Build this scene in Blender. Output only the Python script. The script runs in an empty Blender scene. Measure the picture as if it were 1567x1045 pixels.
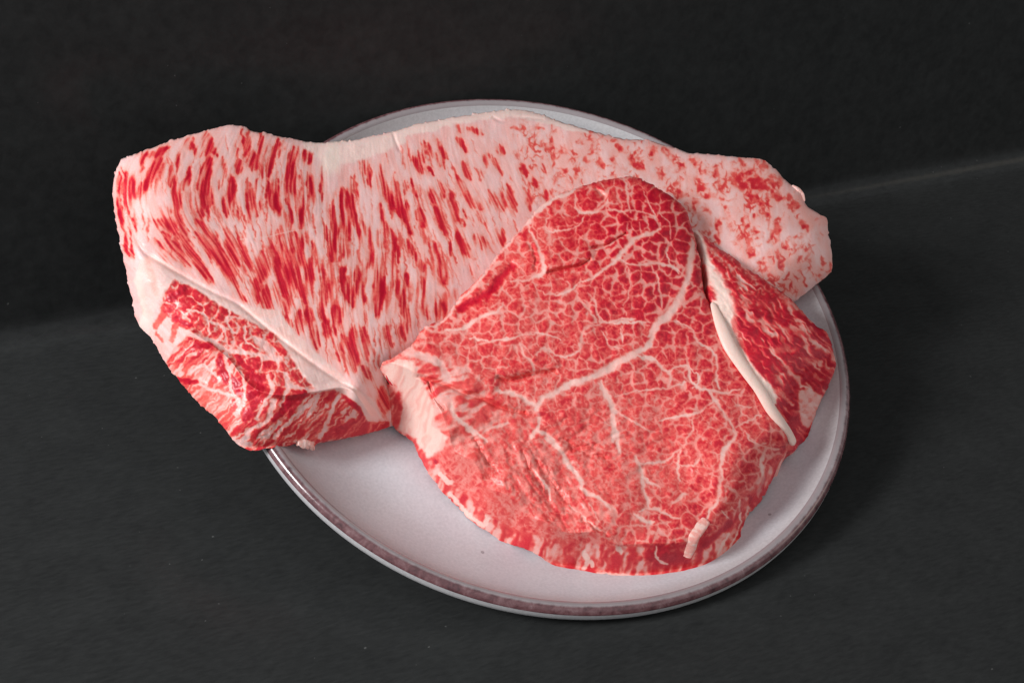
import bpy, math, random
import numpy as np
from mathutils import Matrix, Vector

# ------------------------------------------------------------------ camera pose
# Everything is measured in centimetres in the camera's own axes first (x right, y up, z back),
# then carried into the world: X along the foot of the backdrop, Y into the backdrop, Z up.
PW, PH = 1567.0, 1045.0
FOC = 50.0
FPX = FOC / 36.0 * PW
C0 = np.array([1.52851421, 0.7660219, -60.33935033])      # centre of the plate's rim circle
N0 = np.array([0.20452315, 0.59569549, 0.77673494])       # the plate's axis (it leans on the backdrop)
FL = np.array([0.07119792, 0.81898851, 0.56937569])       # up
DX = np.array([0.9054183, 0.1864379, -0.38139036])        # along the crease
WN = np.array([0.41850753, -0.54267737, 0.7282532])       # out of the backdrop
HH = -38.66680736                                          # floor height
Q0 = np.array([-23.22584723, -0.34090267, -64.51624229])  # a point of the crease
ORG = C0 + FL * (HH - C0 @ FL)                             # floor point under the plate's centre
RW = np.array([DX, -WN, FL])
WALL_Y = float((RW @ (Q0 - ORG))[1]) * 0.01


def world(p):
    return ((np.asarray(p) - ORG) @ RW.T) * 0.01


scene = bpy.context.scene
cam_data = bpy.data.cameras.new('camera')
cam_data.lens = FOC
cam_data.sensor_width = 36.0
cam_data.sensor_fit = 'HORIZONTAL'
cam_data.clip_start = 0.01
cam_data.clip_end = 50.0
cam = bpy.data.objects.new('camera', cam_data)
M = np.eye(4)
M[:3, :3] = RW
M[:3, 3] = world(np.zeros(3))
cam.matrix_world = Matrix(M.tolist())
scene.collection.objects.link(cam)
scene.camera = cam

# ------------------------------------------------------------------ light
wd = bpy.data.worlds.new('World')
scene.world = wd
wd.use_nodes = True
wd.node_tree.nodes['Background'].inputs['Color'].default_value = (0.93, 0.97, 1.0, 1)
wd.node_tree.nodes['Background'].inputs['Strength'].default_value = 0.60


def area(name, loc, target, size, energy, color):
    l = bpy.data.lights.new(name, 'AREA')
    l.shape = 'RECTANGLE'
    l.size, l.size_y = size
    l.energy = energy
    l.color = color
    o = bpy.data.objects.new(name, l)
    scene.collection.objects.link(o)
    o.location = loc
    o.rotation_euler = (Vector(target) - Vector(loc)).to_track_quat('-Z', 'Y').to_euler()
    return o


area('window_light', (-1.25, 0.0, 0.80), (0.0, -0.02, 0.02), (0.45, 0.45), 31.0, (0.96, 0.98, 1.0))
area('room_light', (1.25, -0.60, 0.70), (0.60, -0.35, 0.0), (0.4, 0.4), 1.1, (1.0, 0.86, 0.68))

scene.view_settings.view_transform = 'Standard'
scene.view_settings.look = 'None'
scene.view_settings.gamma = 1.0
scene.view_settings.exposure = 0.0
scene.render.engine = 'CYCLES'
try:
    scene.cycles.max_bounces = 6
except Exception:
    pass

# ------------------------------------------------------------------ helpers: materials
col = scene.collection


def link(o, parent=None):
    col.objects.link(o)
    if parent is not None:
        o.parent = parent
    return o


def tag(o, label=None, cat=None, group=None, kind=None):
    for k, v in (('label', label), ('category', cat), ('group', group), ('kind', kind)):
        if v:
            o[k] = v
    return o


def new_mat(name):
    m = bpy.data.materials.new(name)
    m.use_nodes = True
    nt = m.node_tree
    return m, nt, nt.nodes, nt.links, nt.nodes['Principled BSDF']


def nd(nodes, kind, **kw):
    n = nodes.new(kind)
    for k, v in kw.items():
        setattr(n, k, v)
    return n


def mixc(nodes, links, fac, a, b, blend='MIX'):
    n = nodes.new('ShaderNodeMix')
    n.data_type = 'RGBA'
    n.blend_type = blend
    for i, v in ((0, fac), (6, a), (7, b)):
        s = n.inputs[i]
        if hasattr(v, 'is_linked'):
            links.new(v, s)
        elif i == 0:
            s.default_value = v
        else:
            s.default_value = tuple(v) + (1,)
    return n.outputs[2]


def ramp(nodes, links, src, stops):
    r = nodes.new('ShaderNodeValToRGB')
    e = r.color_ramp.elements
    while len(e) < len(stops):
        e.new(0.5)
    for el, (p, c) in zip(e, stops):
        el.position = p
        el.color = tuple(c) + (1,) if len(c) == 3 else c
    links.new(src, r.inputs[0])
    return r.outputs[0]


def noise(nodes, links, scale, detail=4, rough=0.55, vec=None, dist=0.0):
    n = nodes.new('ShaderNodeTexNoise')
    n.inputs['Scale'].default_value = scale
    n.inputs['Detail'].default_value = detail
    n.inputs['Roughness'].default_value = rough
    n.inputs['Distortion'].default_value = dist
    if vec is not None:
        links.new(vec, n.inputs['Vector'])
    return n.outputs['Fac']


def math_n(nodes, links, op, a, b=None, clamp=False):
    n = nodes.new('ShaderNodeMath')
    n.operation = op
    n.use_clamp = clamp
    for i, v in enumerate((a, b)):
        if v is None:
            continue
        if hasattr(v, 'is_linked'):
            links.new(v, n.inputs[i])
        else:
            n.inputs[i].default_value = v
    return n.outputs[0]


def bump(nodes, links, height, strength, dist, prev=None):
    b = nodes.new('ShaderNodeBump')
    b.inputs['Strength'].default_value = strength
    b.inputs['Distance'].default_value = dist
    links.new(height, b.inputs['Height'])
    if prev is not None:
        links.new(prev, b.inputs['Normal'])
    return b.outputs[0]


def attr(nodes, name):
    a = nodes.new('ShaderNodeAttribute')
    a.attribute_name = name
    return a.outputs['Fac']


# black paper ------------------------------------------------------
def paper_mat(name, base, light):
    m, nt, ns, ln, bs = new_mat(name)
    tc = nd(ns, 'ShaderNodeTexCoord').outputs['Object']
    mp = nd(ns, 'ShaderNodeMapping')
    mp.inputs['Rotation'].default_value = (0, 0, 0.5)
    mp.inputs['Scale'].default_value = (1.0, 3.2, 1.0)
    ln.new(tc, mp.inputs['Vector'])
    fib = noise(ns, ln, 190, 6, 0.62, mp.outputs[0], 0.3)
    mid = noise(ns, ln, 55, 5, 0.6, tc, 0.6)
    big = noise(ns, ln, 7, 3, 0.5, tc)
    s = math_n(ns, ln, 'MULTIPLY', fib, 0.55)
    s = math_n(ns, ln, 'ADD', s, math_n(ns, ln, 'MULTIPLY', mid, 0.30))
    s = math_n(ns, ln, 'ADD', s, math_n(ns, ln, 'MULTIPLY', big, 0.15))
    c = ramp(ns, ln, s, [(0.36, base), (0.66, light)])
    fl = noise(ns, ln, 420, 1, 0.3, tc)
    fm = math_n(ns, ln, 'GREATER_THAN', fl, 0.815)
    c = mixc(ns, ln, math_n(ns, ln, 'MULTIPLY', fm, 0.55), c, (0.12, 0.12, 0.115))
    ln.new(c, bs.inputs['Base Color'])
    bs.inputs['Roughness'].default_value = 0.92
    bs.inputs['Coat Weight'].default_value = 0.16
    bs.inputs['Coat Roughness'].default_value = 0.22
    bs.inputs['Specular IOR Level'].default_value = 0.08
    ln.new(bump(ns, ln, s, 0.35, 0.0006), bs.inputs['Normal'])
    return m


MAT_FLOOR = paper_mat('black_paper', (0.0165, 0.0170, 0.0168), (0.0285, 0.0292, 0.0287))
MAT_WALL = MAT_FLOOR


# glazed stoneware -------------------------------------------------
def glaze_mat():
    m, nt, ns, ln, bs = new_mat('lilac_grey_glaze')
    tc = nd(ns, 'ShaderNodeTexCoord').outputs['Object']
    n1 = noise(ns, ln, 22, 4, 0.55, tc)
    c = ramp(ns, ln, n1, [(0.3, (0.50, 0.525, 0.56)), (0.7, (0.56, 0.585, 0.615))])
    # brownish bare tint where the glaze thins towards the wall of the dish (a ring of its own)
    rad = nd(ns, 'ShaderNodeVectorMath', operation='LENGTH')
    fl = nd(ns, 'ShaderNodeVectorMath', operation='MULTIPLY')
    fl.inputs[1].default_value = (1, 1, 0)
    ln.new(tc, fl.inputs[0])
    ln.new(fl.outputs[0], rad.inputs[0])
    rr = math_n(ns, ln, 'ADD', rad.outputs['Value'], math_n(ns, ln, 'MULTIPLY', math_n(ns, ln, 'SUBTRACT', n1, 0.5), 0.006))
    ring = ramp(ns, ln, math_n(ns, ln, 'MULTIPLY', rr, 6.0), [(0.57, (0, 0, 0)), (0.66, (0.45, 0.45, 0.45)), (0.74, (0.35, 0.35, 0.35)), (0.775, (1, 1, 1))])
    c = mixc(ns, ln, math_n(ns, ln, 'MULTIPLY', ring, 0.75), c, (0.44, 0.405, 0.40))
    sp = nd(ns, 'ShaderNodeTexVoronoi')
    sp.inputs['Scale'].default_value = 150
    ln.new(tc, sp.inputs['Vector'])
    rnd = nd(ns, 'ShaderNodeSeparateColor')
    ln.new(sp.outputs['Color'], rnd.inputs[0])
    dot = math_n(ns, ln, 'MULTIPLY', math_n(ns, ln, 'LESS_THAN', sp.outputs['Distance'], 0.11), math_n(ns, ln, 'GREATER_THAN', rnd.outputs[0], 0.965))
    c = mixc(ns, ln, math_n(ns, ln, 'MULTIPLY', dot, 0.7), c, (0.16, 0.15, 0.16))
    gr = noise(ns, ln, 900, 2, 0.5, tc)
    c = mixc(ns, ln, 0.10, c, ramp(ns, ln, gr, [(0.3, (0.2, 0.2, 0.2)), (0.7, (0.9, 0.9, 0.9))]))
    ln.new(c, bs.inputs['Base Color'])
    bs.inputs['Roughness'].default_value = 0.42
    bs.inputs['Specular IOR Level'].default_value = 0.4
    ln.new(bump(ns, ln, noise(ns, ln, 120, 3, 0.5, tc), 0.08, 0.0005), bs.inputs['Normal'])
    return m


def rim_mat():
    m, nt, ns, ln, bs = new_mat('plum_brown_rim_glaze')
    tc = nd(ns, 'ShaderNodeTexCoord').outputs['Object']
    n1 = noise(ns, ln, 260, 5, 0.65, tc, 0.4)
    n2 = noise(ns, ln, 30, 3, 0.5, tc)
    c = ramp(ns, ln, n1, [(0.30, (0.040, 0.016, 0.020)), (0.50, (0.125, 0.050, 0.055)), (0.72, (0.22, 0.125, 0.13))])
    # pale worn glaze crawling over the inner lip of the rim
    w = math_n(ns, ln, 'MULTIPLY', attr(ns, 'lip'), math_n(ns, ln, 'ADD', 0.35, n1))
    w = ramp(ns, ln, w, [(0.28, (0, 0, 0)), (0.62, (1, 1, 1))])
    c = mixc(ns, ln, math_n(ns, ln, 'MULTIPLY', w, 0.8), c, (0.36, 0.33, 0.335))
    c = mixc(ns, ln, math_n(ns, ln, 'MULTIPLY', n2, 0.3), c, (0.12, 0.045, 0.045))
    ln.new(c, bs.inputs['Base Color'])
    ln.new(ramp(ns, ln, n1, [(0.3, (0.13,) * 3), (0.7, (0.28,) * 3)]), bs.inputs['Roughness'])
    bs.inputs['Specular IOR Level'].default_value = 0.7
    ln.new(bump(ns, ln, n1, 0.08, 0.0004), bs.inputs['Normal'])
    return m


MAT_GLAZE = glaze_mat()
MAT_RIM = rim_mat()


# meat -------------------------------------------------------------
def meat_mat(name, lean_stops, cream, orange, rough=0.42):
    m, nt, ns, ln, bs = new_mat(name)
    tc = nd(ns, 'ShaderNodeTexCoord').outputs['Object']
    fine = noise(ns, ln, 900, 4, 0.6, tc)
    fine2 = noise(ns, ln, 2200, 2, 0.5, tc)
    le = attr(ns, 'lean')
    jit = math_n(ns, ln, 'MULTIPLY', math_n(ns, ln, 'SUBTRACT', fine, 0.5), 0.30)
    edge = math_n(ns, ln, 'MULTIPLY', math_n(ns, ln, 'MULTIPLY', le, math_n(ns, ln, 'SUBTRACT', 1.25, le)), 2.4)
    l2 = math_n(ns, ln, 'ADD', le, math_n(ns, ln, 'MULTIPLY', jit, edge), clamp=True)
    tn = attr(ns, 'tone')
    l3 = math_n(ns, ln, 'MULTIPLY', l2, math_n(ns, ln, 'SUBTRACT', 1.0, math_n(ns, ln, 'MULTIPLY', tn, 0.42)))
    c = ramp(ns, ln, l3, lean_stops)
    warm = math_n(ns, ln, 'MULTIPLY', math_n(ns, ln, 'MULTIPLY', tn, 0.25), ramp(ns, ln, l2, [(0.35, (0, 0, 0)), (0.8, (1, 1, 1))]))
    c = mixc(ns, ln, warm, c, orange)
    c = mixc(ns, ln, attr(ns, 'cream'), c, cream)
    c = mixc(ns, ln, 0.12, c, ramp(ns, ln, fine2, [(0.3, (0.25, 0.1, 0.1)), (0.7, (0.95, 0.85, 0.8))]), 'OVERLAY')
    ln.new(c, bs.inputs['Base Color'])
    bs.inputs['Subsurface Weight'].default_value = 0.25
    bs.inputs['Subsurface Radius'].default_value = (1.0, 0.35, 0.25)
    bs.inputs['Subsurface Scale'].default_value = 0.0008
    ln.new(ramp(ns, ln, fine, [(0.3, (rough - 0.08,) * 3), (0.7, (rough + 0.16,) * 3)]), bs.inputs['Roughness'])
    bs.inputs['Coat Weight'].default_value = 0.16
    bs.inputs['Coat Roughness'].default_value = 0.22
    bs.inputs['Specular IOR Level'].default_value = 0.22
    b1 = bump(ns, ln, fine, 0.18, 0.0005)
    ln.new(bump(ns, ln, le, 0.25, 0.0006, b1), bs.inputs['Normal'])
    return m


MAT_REAR = meat_mat('striped_marbled_beef',
                    [(0.0, (0.82, 0.505, 0.48)), (0.22, (0.82, 0.36, 0.31)), (0.46, (0.76, 0.125, 0.100)), (0.72, (0.61, 0.018, 0.036)), (1.0, (0.42, 0.002, 0.020))],
                    (0.85, 0.66, 0.58), (0.70, 0.11, 0.085))
MAT_FRONT = meat_mat('netted_marbled_beef',
                     [(0.0, (0.83, 0.50, 0.455)), (0.26, (0.81, 0.28, 0.24)), (0.48, (0.74, 0.098, 0.085)), (0.74, (0.60, 0.018, 0.034)), (1.0, (0.40, 0.002, 0.019))],
                     (0.85, 0.66, 0.57), (0.68, 0.095, 0.08))

# ------------------------------------------------------------------ helpers: photograph pixel -> point
UA = np.cross(np.array([0, 1.0, 0]), N0)
UA /= np.linalg.norm(UA)
VB = np.cross(N0, UA)


def pix_to_uv(x, y, z):
    """plate coordinates (u, v) of the point z cm above the rim plane seen at pixel (x, y)"""
    x = np.asarray(x, float)
    y = np.asarray(y, float)
    r = np.stack([(x - PW / 2) / FPX, -(y - PH / 2) / FPX, -np.ones_like(x)], -1)
    t = (C0 @ N0 + z) / (r @ N0)
    p = r * t[..., None] - C0
    return p @ UA, p @ VB


def uvz_world(u, v, z):
    p = C0 + np.multiply.outer(u, UA) + np.multiply.outer(v, VB) + np.multiply.outer(z, N0)
    return world(p)


PROF_IN = [(0, -1.70), (6, -1.70), (8.6, -1.68), (9.8, -1.60), (10.7, -1.42), (11.5, -1.12), (12.2, -0.72), (12.65, -0.36), (12.9, -0.10), (13.05, 0.04), (13.2, 0.10)]


def plate_z(r):
    return np.where(r > 13.2, 0.12, np.interp(r, [p[0] for p in PROF_IN], [p[1] for p in PROF_IN]))


# ------------------------------------------------------------------ floor and backdrop
def grid_mesh(name, fn, nu, nv, mat):
    uu, vv = np.meshgrid(np.linspace(0, 1, nu), np.linspace(0, 1, nv))
    P = fn(uu.ravel(), vv.ravel())
    idx = np.arange(nu * nv).reshape(nv, nu)
    F = np.stack([idx[:-1, :-1], idx[:-1, 1:], idx[1:, 1:], idx[1:, :-1]], -1).reshape(-1, 4)
    me = bpy.data.meshes.new(name)
    me.from_pydata(P.tolist(), [], F.tolist())
    me.materials.append(mat)
    me.polygons.foreach_set('use_smooth', [True] * len(me.polygons))
    return bpy.data.objects.new(name, me)


rng = np.random.default_rng(7)
TAB = rng.random((8, 256, 256))


def vn(x, y, s=0):
    """smooth value noise, 0..1"""
    T = TAB[s % 8]
    o = 17 * (s // 8 + 1)
    xi = np.floor(x).astype(int)
    yi = np.floor(y).astype(int)
    fx = x - xi
    fy = y - yi
    fx = fx * fx * fx * (fx * (fx * 6 - 15) + 10)
    fy = fy * fy * fy * (fy * (fy * 6 - 15) + 10)
    x0, x1, y0, y1 = (xi + o) & 255, (xi + o + 1) & 255, (yi + 3 * o) & 255, (yi + 3 * o + 1) & 255
    return (T[y0, x0] * (1 - fx) + T[y0, x1] * fx) * (1 - fy) + (T[y1, x0] * (1 - fx) + T[y1, x1] * fx) * fy


def fbm(x, y, s=0, oct=3):
    a, t, w = 0, 0, 1.0
    for k in range(oct):
        t = t + w * vn(x * 2 ** k, y * 2 ** k, s + 11 * k)
        a += w
        w *= 0.55
    return t / a


def sst(a, b, x):
    t = np.clip((x - a) / (b - a), 0, 1)
    return t * t * (3 - 2 * t)


COVE = 0.013                                  # the paper is bent, not creased, where floor becomes backdrop


def wall_fn(u, v):
    x = (u - 0.5) * 2.6
    q = math.pi / 2 * COVE
    L = 1.4
    t = v ** 2.2 * (q + L)
    a = np.clip(t / COVE, 0, math.pi / 2)
    z = np.where(t < q, COVE * (1 - np.cos(a)), COVE + (t - q))
    y = np.where(t < q, WALL_Y - COVE + COVE * np.sin(a), WALL_Y)
    y = y + 0.0008 + 0.0012 * (fbm(x * 9, z * 5 + 3, 1) - 0.5) * np.minimum(1, z / 0.02)
    return np.stack([x, y, z], -1)


def floor_fn(u, v):
    x = (u - 0.5) * 2.6
    y = WALL_Y - COVE + 0.004 - (1 - v) ** 1.6 * 1.5
    return np.stack([x, y, 0 * x], -1)


o = grid_mesh('floor', floor_fn, 60, 40, MAT_FLOOR)
link(o)
tag(o, kind='structure')
o = grid_mesh('backdrop', wall_fn, 240, 120, MAT_WALL)
link(o)
tag(o, kind='structure')


# ------------------------------------------------------------------ plate
def plate_matrix():
    m = np.eye(4)
    m[:3, 0], m[:3, 1], m[:3, 2] = RW @ UA, RW @ VB, RW @ N0
    m[:3, 3] = world(C0 - 2.6 * N0)
    return Matrix(m.tolist())


def lathe(name, prof, mat, parent, lip=None, n=256, close=False):
    P, F = [], []
    k = len(prof)
    a = np.linspace(0, 2 * np.pi, n, endpoint=False)
    wob = 1 + 0.0012 * np.sin(2 * a + 0.6) + 0.0007 * np.sin(5 * a + 1)
    for (r, z) in prof:
        for i in range(n):
            P.append((r * wob[i] * math.cos(a[i]) * 0.01, r * wob[i] * math.sin(a[i]) * 0.01, (z + 2.6) * 0.01))
    for j in range(k - 1):
        for i in range(n):
            i2 = (i + 1) % n
            F.append((j * n + i, j * n + i2, (j + 1) * n + i2, (j + 1) * n + i))
    me = bpy.data.meshes.new(name)
    me.from_pydata(P, [], F)
    me.materials.append(mat)
    me.polygons.foreach_set('use_smooth', [True] * len(me.polygons))
    if lip is not None:
        at = me.attributes.new('lip', 'FLOAT', 'POINT')
        at.data.foreach_set('value', np.repeat(np.array(lip, np.float32), n))
    o = bpy.data.objects.new(name, me)
    link(o, parent)
    return o


def smooth_prof(pts, m):
    p = np.array(pts, float)
    t = np.r_[0, np.cumsum(np.hypot(*np.diff(p, axis=0).T))]
    q = np.linspace(0, t[-1], m)
    # Catmull-Rom through the profile points
    d = np.gradient(p, t, axis=0)
    i = np.clip(np.searchsorted(t, q, 'right') - 1, 0, len(t) - 2)
    h = (t[i + 1] - t[i])[:, None]
    s = ((q - t[i])[:, None]) / h
    return ((2 * s ** 3 - 3 * s ** 2 + 1) * p[i] + (s ** 3 - 2 * s ** 2 + s) * h * d[i] + (-2 * s ** 3 + 3 * s ** 2) * p[i + 1] + (s ** 3 - s ** 2) * h * d[i + 1])


plate = bpy.data.objects.new('plate', None)
plate.empty_display_size = 0.05
link(plate)
plate.matrix_world = plate_matrix()
tag(plate, 'round lilac grey stoneware plate with plum brown rim, under the two steaks', 'plate')
lathe('dish', smooth_prof([(0.0005, -1.70), (3, -1.70)] + PROF_IN[1:8] + [(12.88, -0.12), (13.0, 0.02)], 60)[::-1], MAT_GLAZE, plate)
rp = smooth_prof([(13.0, 0.02), (13.08, 0.09), (13.2, 0.13), (13.36, 0.10), (13.46, 0.0), (13.50, -0.06), (13.51, -0.10)], 26)
lathe('rim', rp[::-1], MAT_RIM, plate, lip=np.clip((13.36 - rp[::-1][:, 0]) / 0.20, 0, 1) * (rp[::-1][:, 1] > -0.02))
lathe('underside', smooth_prof([(13.51, -0.10), (13.53, -0.28), (13.49, -0.48), (13.36, -0.64), (13.0, -0.80), (12.2, -1.06), (11.3, -1.39), (10, -1.86), (8.5, -2.15)], 40)[::-1], MAT_GLAZE, plate)
lathe('foot_ring', smooth_prof([(8.5, -2.15), (8.1, -2.28), (7.98, -2.45), (7.9, -2.59), (7.7, -2.6), (7.5, -2.58), (7.4, -2.4), (7.2, -2.2), (6, -2.15), (0.0005, -2.12)], 50)[::-1], MAT_GLAZE, plate)

# ------------------------------------------------------------------ meat: pattern fields over the traced surface
RX0, RY0, RX1, RY1 = 150, 130, 1310, 910
XX, YY = np.meshgrid(np.arange(RX0, RX1, dtype=float), np.arange(RY0, RY1, dtype=float))
WX = XX + 6 * (fbm(XX / 17, YY / 17, 1) - 0.5) + 5 * (fbm(XX / 6, YY / 6, 2, 2) - 0.5)
WY = YY + 6 * (fbm(XX / 17, YY / 17, 3) - 0.5) + 5 * (fbm(XX / 6, YY / 6, 4, 2) - 0.5)
ZOOM = 3.997


def crop(ox, oy, pts, k=ZOOM):
    return [(ox + p[0] / k, oy + p[1] / k) for p in pts]


def catmull(pts, m):
    p = np.array(pts, float)
    if len(p) == 2:
        t = np.linspace(0, 1, m)[:, None]
        return p[0] * (1 - t) + p[1] * t
    t = np.r_[0, np.cumsum(np.linalg.norm(np.diff(p, axis=0), axis=1))]
    q = np.linspace(0, t[-1], m)
    d = np.gradient(p, t, axis=0)
    i = np.clip(np.searchsorted(t, q, 'right') - 1, 0, len(t) - 2)
    h = (t[i + 1] - t[i])[:, None]
    s = ((q - t[i])[:, None]) / h
    return ((2 * s ** 3 - 3 * s ** 2 + 1) * p[i] + (s ** 3 - 2 * s ** 2 + s) * h * d[i] + (-2 * s ** 3 + 3 * s ** 2) * p[i + 1] + (s ** 3 - s ** 2) * h * d[i + 1])


def stroke(D, pts, w, taper=False, warp=True, reach=2.4):
    """lower D to (distance / half width) around a polyline; w is the full width in pixels"""
    L = sum(math.dist(a, b) for a, b in zip(pts[:-1], pts[1:]))
    m = max(3, int(L / 7) + 2)
    p = catmull(pts, m)
    t = np.linspace(0, 1, m)
    if np.ndim(w):
        hw = np.interp(t, np.linspace(0, 1, len(w)), w) / 2
    else:
        hw = np.full(m, w / 2.0)
    if taper:
        hw = hw * np.clip(np.sin(np.pi * (0.06 + 0.88 * t)), 0, 1) ** (0.6 if taper is True else taper)
    for i in range(m - 1):
        pad = reach * max(hw[i], hw[i + 1], 2.0) + 5
        x0 = int(max(min(p[i, 0], p[i + 1, 0]) - pad - RX0, 0))
        x1 = int(min(max(p[i, 0], p[i + 1, 0]) + pad - RX0 + 1, D.shape[1]))
        y0 = int(max(min(p[i, 1], p[i + 1, 1]) - pad - RY0, 0))
        y1 = int(min(max(p[i, 1], p[i + 1, 1]) + pad - RY0 + 1, D.shape[0]))
        if x1 <= x0 or y1 <= y0:
            continue
        X = (WX if warp else XX)[y0:y1, x0:x1]
        Y = (WY if warp else YY)[y0:y1, x0:x1]
        dx, dy = p[i + 1] - p[i]
        l2 = dx * dx + dy * dy + 1e-9
        tt = np.clip(((X - p[i, 0]) * dx + (Y - p[i, 1]) * dy) / l2, 0, 1)
        d = np.hypot(X - p[i, 0] - tt * dx, Y - p[i, 1] - tt * dy)
        d = d / np.maximum(hw[i] + (hw[i + 1] - hw[i]) * tt, 0.4)
        np.minimum(D[y0:y1, x0:x1], d, out=D[y0:y1, x0:x1])


def field():
    return np.full(XX.shape, 9.0)


def poly_sdf(pts, m=None):
    """signed distance (negative inside) to a closed polygon, over the raster"""
    p = np.array(pts, float)
    q = np.roll(p, -1, 0)
    D = np.full(XX.shape, 1e9)
    ins = np.zeros(XX.shape, bool)
    for (ax, ay), (bx, by) in zip(p, q):
        dx, dy = bx - ax, by - ay
        tt = np.clip(((XX - ax) * dx + (YY - ay) * dy) / (dx * dx + dy * dy + 1e-9), 0, 1)
        np.minimum(D, (XX - ax - tt * dx) ** 2 + (YY - ay - tt * dy) ** 2, out=D)
        cond = ((ay > YY) != (by > YY))
        xin = (bx - ax) * (YY - ay) / ((by - ay) if by != ay else 1e-9) + ax
        ins ^= cond & (XX < xin)
    D = np.sqrt(D)
    return np.where(ins, -D, D)


def voronoi(x, y, S, seed, jit=0.9):
    """F1, F2 and a random number per cell"""
    gx, gy = x / S, y / S
    ix, iy = np.floor(gx).astype(int), np.floor(gy).astype(int)
    f1 = np.full(x.shape, 9.0)
    f2 = np.full(x.shape, 9.0)
    cid = np.zeros(x.shape)
    for j in (-1, 0, 1):
        for i in (-1, 0, 1):
            cx, cy = (ix + i + seed * 31) & 255, (iy + j + seed * 57) & 255
            px = ix + i + 0.5 + jit * (TAB[1][cy, cx] - 0.5)
            py = iy + j + 0.5 + jit * (TAB[2][cy, cx] - 0.5)
            d = np.hypot(gx - px, gy - py)
            near = d < f1
            f2 = np.where(near, f1, np.minimum(f2, d))
            cid = np.where(near, TAB[3][cy, cx], cid)
            f1 = np.where(near, d, f1)
    return f1 * S, f2 * S, cid


def blob(cx, cy, rx, ry, ang=0.0, soft=0.5):
    c, s = math.cos(ang), math.sin(ang)
    u = ((XX - cx) * c + (YY - cy) * s) / rx
    v = (-(XX - cx) * s + (YY - cy) * c) / ry
    return 1 - sst(1 - soft, 1 + soft, np.hypot(u, v) + 0.35 * (fbm(XX / 22, YY / 22, 5) - 0.5))


def blur(a, r, k=2):
    for _ in range(k):
        for ax in (0, 1):
            pad = [(0, 0), (0, 0)]
            pad[ax] = (r + 1, r)
            c = np.cumsum(np.pad(a, pad, mode='edge'), axis=ax)
            n = a.shape[ax]
            sl1 = [slice(None)] * 2
            sl0 = [slice(None)] * 2
            sl1[ax] = slice(2 * r + 1, 2 * r + 1 + n)
            sl0[ax] = slice(0, n)
            a = (c[tuple(sl1)] - c[tuple(sl0)]) / (2 * r + 1)
    return a


def tps(ctrl, step=6):
    """thin-plate surface through (x, y, z) control points, evaluated over the raster"""
    c = np.array(ctrl, float)
    P = c[:, :2] / 100.0
    n = len(P)
    r2 = ((P[:, None] - P[None]) ** 2).sum(-1)
    K = 0.5 * r2 * np.log(r2 + 1e-12)
    K[np.arange(n), np.arange(n)] = 0.006
    Q = np.c_[np.ones(n), P]
    A = np.block([[K, Q], [Q.T, np.zeros((3, 3))]])
    s = np.linalg.solve(A, np.r_[c[:, 2], np.zeros(3)])
    gx = np.arange(RX0, RX1 + step, step)
    gy = np.arange(RY0, RY1 + step, step)
    G = np.stack(np.meshgrid(gx, gy), -1) / 100.0
    r2 = ((G[:, :, None, :] - P[None, None]) ** 2).sum(-1)
    Z = (0.5 * r2 * np.log(r2 + 1e-12)) @ s[:n] + s[n] + G @ s[n + 1:]
    fx = (XX - RX0) / step
    fy = (YY - RY0) / step
    ix, iy = fx.astype(int), fy.astype(int)
    ix = np.minimum(ix, Z.shape[1] - 2)
    iy = np.minimum(iy, Z.shape[0] - 2)
    fx, fy = fx - ix, fy - iy
    Z = (Z[iy, ix] * (1 - fx) + Z[iy, ix + 1] * fx) * (1 - fy) + (Z[iy + 1, ix] * (1 - fx) + Z[iy + 1, ix + 1] * fx) * fy
    return blur(Z, 3)


def samp(A, x, y):
    fx = np.clip(x - RX0, 0, A.shape[1] - 1.001)
    fy = np.clip(y - RY0, 0, A.shape[0] - 1.001)
    ix, iy = fx.astype(int), fy.astype(int)
    fx, fy = fx - ix, fy - iy
    return (A[iy, ix] * (1 - fx) + A[iy, ix + 1] * fx) * (1 - fy) + (A[iy + 1, ix] * (1 - fx) + A[iy + 1, ix + 1] * fx) * fy


def no_overhang(Z, lim=0.036):
    """a cut side may be upright but never leans over itself: cap how fast the surface drops down the picture"""
    Z = Z.copy()
    for j in range(1, Z.shape[0]):
        p = Z[j - 1]
        q = 0.67 * p + 0.33 * np.r_[p[1:], p[-1:]]
        np.maximum(Z[j], q - lim, out=Z[j])
    return Z


def no_overhang_up(Z, lim=0.0415):
    """the same, but held at the foot: the shoulder gives way instead"""
    Z = Z.copy()
    for j in range(Z.shape[0] - 2, -1, -1):
        p = Z[j + 1]
        q = 0.67 * p + 0.33 * np.r_[p[:1], p[:-1]]
        np.minimum(Z[j], q + lim, out=Z[j])
    return Z


def dist_curve(pts, signed=False):
    D = field()
    stroke(D, pts, 2.0, warp=False, reach=40)
    return D


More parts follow.
